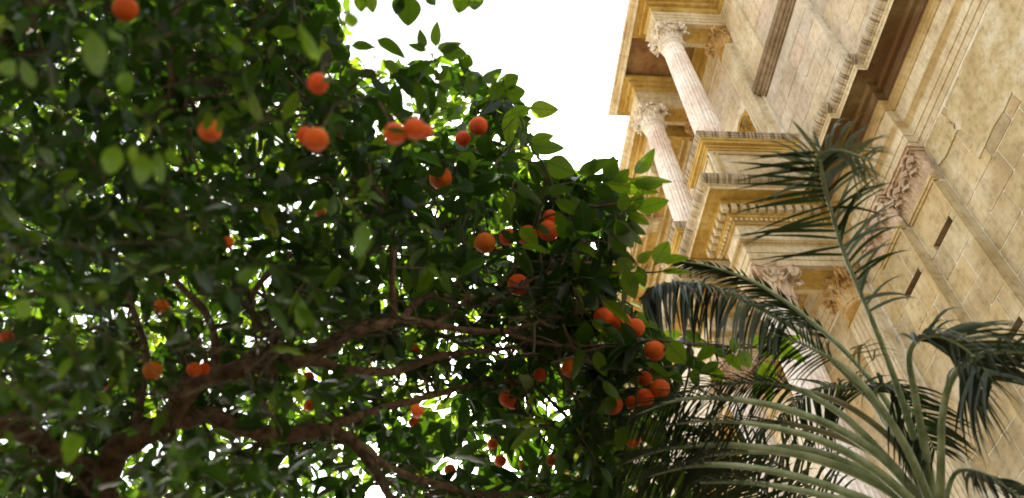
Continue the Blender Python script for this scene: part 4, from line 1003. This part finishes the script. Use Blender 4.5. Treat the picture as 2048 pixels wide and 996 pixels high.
# twigs: short ones that carry leaves, long ones that run back to a limb
LPn = np.array([tuple(p) for p, r, t in limb_pts])
def ok_twig(a_, c_):
    X, Y, Z = PR([tuple(a_), tuple((a_ + c_) / 2), tuple(c_)])
    if not inside(X, Y).all(): return False
    for (ox, oy, orad, oz) in OA:
        if ((Z < oz) & ((X - ox) ** 2 + (Y - oy) ** 2 < (orad * 1.05) ** 2)).any(): return False
    return True
for k, (p, m_, q, z) in enumerate(cand):
    if k % 2 == 0 and ok_twig(p, q): twg.tube([p, m_, q], [.0028, .002, .0012], 4, cap=False)
    if k % 4 == 0:
        dd = ((LPn - np.array(p)) ** 2).sum(1); j = int(np.argmin(dd + rng.random(len(dd)) * .25)); s = Vector(LPn[j])
        if (s - p).length > 1.5 or not ok_twig(s, p) or z < 2.4: continue
        w1 = s.lerp(p, .33) + Vector([rnd.gauss(0, .05) for _ in range(3)]); w2 = s.lerp(p, .7) + Vector([rnd.gauss(0, .05) for _ in range(3)])
        sp = spline([s, w1, w2, p], 7); twg.tube(sp, [.008, .007, .006, .005, .0045, .004, .003, .0025], 5, cap=False)
# dense net of bare twigs in the sharp middle of the crown
for k in range(150):
    px, py, z = rnd.uniform(820, 1180), rnd.uniform(500, 760), rnd.uniform(3.7, 4.5)
    a_ = P(px, py, z); c_ = P(px + rnd.uniform(-170, 170), py + rnd.uniform(-70, 60), z + rnd.uniform(-.2, .2))
    if not ok_twig(a_, c_): continue
    sp = spline([a_, a_.lerp(c_, .35) + Vector([rnd.gauss(0, .04) for _ in range(3)]), a_.lerp(c_, .7) + Vector([rnd.gauss(0, .04) for _ in range(3)]), c_], 8)
    r0 = rnd.uniform(.003, .008); twg.tube(sp, [r0 * (1 - .07 * i) for i in range(9)], 5, cap=False)
for (x0, y0, x1, y1, wp) in MAN:     # petiole twigs of the outline leaves
    a_ = P(x0, y0, 3.74 if not (x0 < 1060 and y0 < 215) else 2.92); dx, dy = x1 - x0, y1 - y0; L = math.hypot(dx, dy)
    c_ = P(x0 - dx / L * 22 + rnd.uniform(-8, 8), y0 - dy / L * 22 + rnd.uniform(-4, 14), 3.8 if not (x0 < 1060 and y0 < 215) else 2.98)
    twg.tube([a_, (a_ + c_) / 2, c_], [.0015, .002, .0026], 4, cap=False)
for pth_ in ([(700, 92), (698, 112), (680, 150)], [(751, 80), (748, 110), (760, 160)], [(860, 97), (872, 125), (880, 175)], [(882, 101), (878, 120), (870, 160)], [(930, 138), (925, 160), (930, 190)], [(1262, 368), (1235, 385), (1190, 410)], [(1260, 420), (1235, 425), (1190, 440)], [(1058, 215), (1030, 235), (1000, 270)], [(1060, 290), (1030, 300), (990, 320)]):
    zz_ = 2.93 if pth_[0][0] < 1000 else 3.76
    twg.tube([P(a, b_, zz_) for a, b_ in pth_], [.0018, .0024, .003], 5, cap=False)
twg.build('twigs', M_TWIG, kind='stuff')

# ================================================================ PALM
pb = P(1862, 1030, 3.62)
palm = empty('palm_tree', (pb.x, pb.y, 0)); tag(palm, 'palm with long arching green stalks and dark drooping fronds before the church wall', 'palm')
PO = Vector((pb.x, pb.y, 0))
class QB(MB):
    def build(s, name, mat, parent=None, smooth=False, kind=None, loc=None):
        s.v = [(x - PO.x, y - PO.y, z - PO.z) for x, y, z in s.v]
        return MB.build(s, name, mat, parent or palm, smooth, kind, loc)
tr = QB(); zt = pb.z - .12
pr = []
for i in range(46):
    t = i / 45; pr.append((.17 * (1 - .15 * t) + (.018 if i % 2 else 0) + (.05 * (1 - t) ** 8), -.02 + (zt) * t))
pr += [(.13, zt + .06), (.06, zt + .12)]
tr.lathe(pr, (pb.x, pb.y, 0), 20, lambda r, z, th: r * (1 + .03 * math.sin(th * 9 + z * 11))); tr.build('trunk', M_PTRUNK)
prnd = random.Random(5)
def ribbon(mb, p, d, L, w_, droop, nrm, seg=6, twist=0.0):
    """one leaflet: a narrow folded blade that droops under its weight"""
    V = []; F = []; cur = Vector(p); dr = Vector(d).normalized()
    for i in range(seg + 1):
        t = i / seg; wv = w_ * (.45 + 1.1 * t if t < .25 else (1 - ((t - .25) / .75) ** 1.6) * .725) if t < 1 else 0.0004
        x = dr.cross(nrm)
        if x.length < 1e-4: x = dr.orthogonal()
        x.normalize(); up = x.cross(dr)
        V += [cur - x * wv * .5 + up * wv * .22, cur, cur + x * wv * .5 + up * wv * .22]
        cur = cur + dr * (L / seg); dr = (dr + Vector((0, 0, -1)) * droop * (.4 + t) / seg).normalized()
    for i in range(seg):
        a_ = i * 3
        F += [(a_, a_ + 1, a_ + 4, a_ + 3), (a_ + 1, a_ + 2, a_ + 5, a_ + 4)]
    mb.add(V, F)
def frond(path, L0, t0=.35, nl=46, mat=M_FROND, smat=M_PETI, lw=.016, droop=.9, fwd=.55, sides=(1, 1), lift=.1, mat2=None, label=None, jit=.14, len2=None, endt=1.0, down=0.0, eexp=.6):
    pts = spline([list(P(a, b_, z)) + [.78 * w_ * z / FPX] for a, b_, z, w_ in path], 44)
    W = [Vector(q[:3]) for q in pts]; lsg = None; R = [max(.0022, float(q[3])) for q in pts]
    fr = QB(); fr.tube(W, R, 10); o = fr.build('frond', smat, smooth=True)
    if label: o['label'] = label
    m1, m2 = QB(), QB()
    for k in range(nl):
        t = t0 + (endt - t0) * (k + .5) / nl; u = t * 44; i = min(43, int(u)); p = W[i].lerp(W[i + 1], u - i); T = (W[i + 1] - W[i]).normalized()
        S = T.cross(Vector((0, 0, 1)));
        if S.length < .1: S = T.orthogonal()
        S.normalize(); U = S.cross(T)
        pa = PR([tuple(p), tuple(p + S * .1)])[0]
        if pa[1] > pa[0]: S = -S; U = -U     # S points to the picture's left: both sides can be given their own length
        if U.z < 0: U = -U
        env = math.sin(math.pi * min(1, .18 + .78 * ((t - t0) / (1 - t0)))) ** eexp
        for sg in (-1, 1):
            if prnd.random() > sides[0 if sg > 0 else 1]: continue
            L = L0 * env * prnd.uniform(.85, 1.12) * ((len2 or 1) if sg < 0 else 1)
            d = T * (fwd + prnd.gauss(0, jit)) + S * sg * (1 + prnd.gauss(0, jit)) + U * (lift + prnd.gauss(0, jit)) + Vector((0, 0, -down))
            ribbon(m2 if (mat2 and prnd.random() < .35) else m1, p, d.normalized(), L, lw * prnd.uniform(.8, 1.2), droop * prnd.uniform(.7, 1.4), U)
    m1.build('leaflets', mat, o, smooth=True, kind='stuff')
    if m2.v: m2.build('leaflets', mat2, o, smooth=True, kind='stuff')
    return o
# upright frond in front of the columns
frond([(1868, 1030, 3.62, 15), (1835, 900, 3.55, 11), (1790, 760, 3.5, 8), (1740, 630, 3.4, 7), (1690, 510, 3.3, 6), (1662, 420, 3.2, 5), (1645, 360, 3.15, 4), (1638, 300, 3.1, 2)], .37, t0=.56, nl=19, eexp=.3,  mat=M_FROND, lw=.020, droop=.3, fwd=.22, sides=(1, 0), lift=.0, label='upright frond crossing the columns')
frond([(1740, 630, 3.38, 4), (1690, 510, 3.28, 4), (1662, 420, 3.18, 4), (1640, 320, 3.08, 3)], .25, t0=.0, nl=30, mat=M_FRONDG, mat2=M_FROND, lw=.020, droop=1.3, fwd=.5, sides=(0, 1), lift=.2, jit=.3, label='curled grey leaflets of the upright frond')
# short curling spray on its upper right
frond([(1650, 415, 3.2, 4), (1630, 350, 3.15, 4), (1640, 310, 3.1, 3.5), (1680, 300, 3.05, 3), (1740, 320, 3.0, 2)], .26, t0=.1, nl=30, mat=M_FRONDG, mat2=M_FRONDY, lw=.012, droop=1.6, fwd=.5, label='pale curling tip spray')
# long arching grey frond on the left
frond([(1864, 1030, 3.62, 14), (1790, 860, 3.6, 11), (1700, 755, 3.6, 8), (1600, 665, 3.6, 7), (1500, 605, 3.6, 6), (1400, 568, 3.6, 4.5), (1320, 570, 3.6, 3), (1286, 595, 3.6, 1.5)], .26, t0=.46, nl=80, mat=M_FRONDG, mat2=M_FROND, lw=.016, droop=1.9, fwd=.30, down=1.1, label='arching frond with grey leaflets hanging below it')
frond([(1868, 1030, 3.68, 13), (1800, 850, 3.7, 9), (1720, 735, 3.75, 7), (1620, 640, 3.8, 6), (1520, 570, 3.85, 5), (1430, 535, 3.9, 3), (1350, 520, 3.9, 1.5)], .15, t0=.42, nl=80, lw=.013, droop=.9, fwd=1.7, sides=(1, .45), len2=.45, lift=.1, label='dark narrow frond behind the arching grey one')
# right-hand drooping fronds
frond([(1872, 1030, 3.55, 14), (1850, 900, 3.5, 11), (1828, 780, 3.45, 9), (1818, 715, 3.4, 8), (1835, 680, 3.35, 7), (1880, 672, 3.3, 5), (1940, 705, 3.25, 3), (1985, 760, 3.2, 1.5)], .42, t0=.55, nl=44, lw=.018, droop=1.6, fwd=.5, mat2=M_FRONDG, down=.4, label='frond bent sharply over to the right')
frond([(1880, 1030, 3.4, 13), (1882, 920, 3.3, 10), (1885, 830, 3.25, 9), (1905, 755, 3.2, 9), (1955, 712, 3.1, 8), (2030, 702, 3.0, 6), (2110, 720, 2.95, 4), (2180, 770, 2.9, 2)], .40, t0=.5, nl=50, lw=.018, droop=1.5, fwd=.5, down=.5, label='thick stalked frond arching out of the picture')
frond([(1885, 1030, 3.5, 8), (1905, 955, 3.45, 6), (1935, 940, 3.4, 5), (1985, 955, 3.3, 4), (2060, 1010, 3.2, 2)], .3, t0=.45, nl=24, lw=.02, droop=1.6, down=.5)
# stalks fanning to the left
ST = [
 ([(1862, 1030, 3.55, 15), (1780, 930, 3.5, 13), (1680, 860, 3.5, 11), (1560, 815, 3.5, 9), (1450, 797, 3.5, 7), (1355, 800, 3.5, 5), (1270, 830, 3.5, 2)], M_PETI, .55),
 ([(1858, 1035, 3.5, 15), (1740, 960, 3.45, 13), (1620, 915, 3.45, 11), (1500, 893, 3.45, 9), (1400, 891, 3.5, 7), (1320, 900, 3.5, 5), (1240, 930, 3.5, 2)], M_PETI, .6),
 ([(1850, 1050, 3.45, 14), (1720, 995, 3.4, 12), (1600, 955, 3.4, 10), (1480, 932, 3.4, 8), (1380, 932, 3.45, 6), (1290, 955, 3.5, 2)], M_PETI, .62),
 ([(1866, 1030, 3.6, 12), (1800, 900, 3.6, 10), (1700, 815, 3.6, 8), (1600, 780, 3.65, 7), (1500, 765, 3.7, 5), (1400, 775, 3.75, 3), (1340, 800, 3.75, 1.5)], M_PETI2, .5),
 ([(1864, 1030, 3.7, 12), (1780, 930, 3.7, 10), (1680, 875, 3.75, 8), (1560, 845, 3.8, 6), (1460, 850, 3.85, 4), (1380, 880, 3.9, 2)], M_PETI2, .5),
 ([(1862, 1035, 3.65, 13), (1760, 960, 3.65, 11), (1640, 905, 3.65, 9), (1540, 895, 3.7, 7), (1440, 915, 3.75, 4), (1370, 950, 3.8, 2)], M_PETI, .5),
]
for k, (pth, sm, t0) in enumerate(ST):
    frond(pth, .34, t0=t0 + .08, nl=28, smat=sm, lw=.011, droop=1.4, fwd=.9, down=.5)
frond([(1866, 1030, 3.65, 11), (1810, 920, 3.65, 9), (1772, 840, 3.65, 7), (1750, 785, 3.65, 6), (1775, 770, 3.6, 4), (1830, 830, 3.55, 3), (1870, 900, 3.5, 1.5)], .30, t0=.5, nl=34, lw=.016, droop=1.4, fwd=.5, down=.5)
frond([(1866, 1030, 3.75, 11), (1800, 900, 3.75, 8), (1740, 800, 3.8, 6), (1680, 770, 3.8, 5), (1610, 790, 3.85, 3), (1560, 840, 3.85, 1.5)], .32, t0=.45, nl=40, lw=.016, droop=1.4, fwd=.4, down=.6)
for pth in ([(1866, 1030, 3.58, 12), (1780, 925, 3.55, 11), (1690, 835, 3.55, 9), (1610, 785, 3.6, 7), (1540, 765, 3.65, 5), (1440, 770, 3.7, 2)],
            [(1870, 1030, 3.5, 13), (1815, 900, 3.45, 11), (1750, 800, 3.45, 9), (1690, 735, 3.5, 7), (1610, 690, 3.55, 4), (1540, 665, 3.6, 2)],
            [(1860, 1035, 3.42, 14), (1750, 940, 3.4, 12), (1640, 880, 3.4, 10), (1520, 850, 3.4, 7), (1420, 842, 3.45, 4), (1340, 850, 3.5, 2)],
            [(1855, 1060, 3.4, 14), (1740, 1015, 3.38, 11), (1620, 985, 3.38, 9), (1500, 965, 3.4, 6), (1400, 965, 3.4, 3)],
            [(1862, 1040, 3.5, 12), (1770, 975, 3.5, 10), (1660, 925, 3.5, 8), (1540, 905, 3.5, 6), (1430, 910, 3.55, 3), (1380, 925, 3.55, 1.5)]):
    frond(pth, .26, t0=.66, nl=22, lw=.011, droop=1.4, fwd=.9, down=.5)
frond([(1700, 1060, 4.2, 6), (1600, 960, 4.2, 5), (1500, 900, 4.2, 4), (1400, 880, 4.2, 2)], .5, t0=.1, nl=40, lw=.02, droop=1.2, fwd=.8, down=.4, smat=M_PETI2)
frond([(1640, 1080, 4.3, 6), (1540, 1000, 4.3, 5), (1460, 960, 4.3, 4), (1370, 960, 4.3, 2)], .5, t0=.1, nl=40, lw=.02, droop=1.0, fwd=.8, down=.3, smat=M_PETI2)
# small dry wisp beside the upright frond
frond([(1750, 700, 3.45, 2.5), (1745, 720, 3.45, 2), (1730, 690, 3.4, 1.5), (1710, 700, 3.4, 1)], .16, t0=.3, nl=8, mat=M_FRONDY, lw=.012, droop=2.2, down=.5, smat=M_FRONDY)
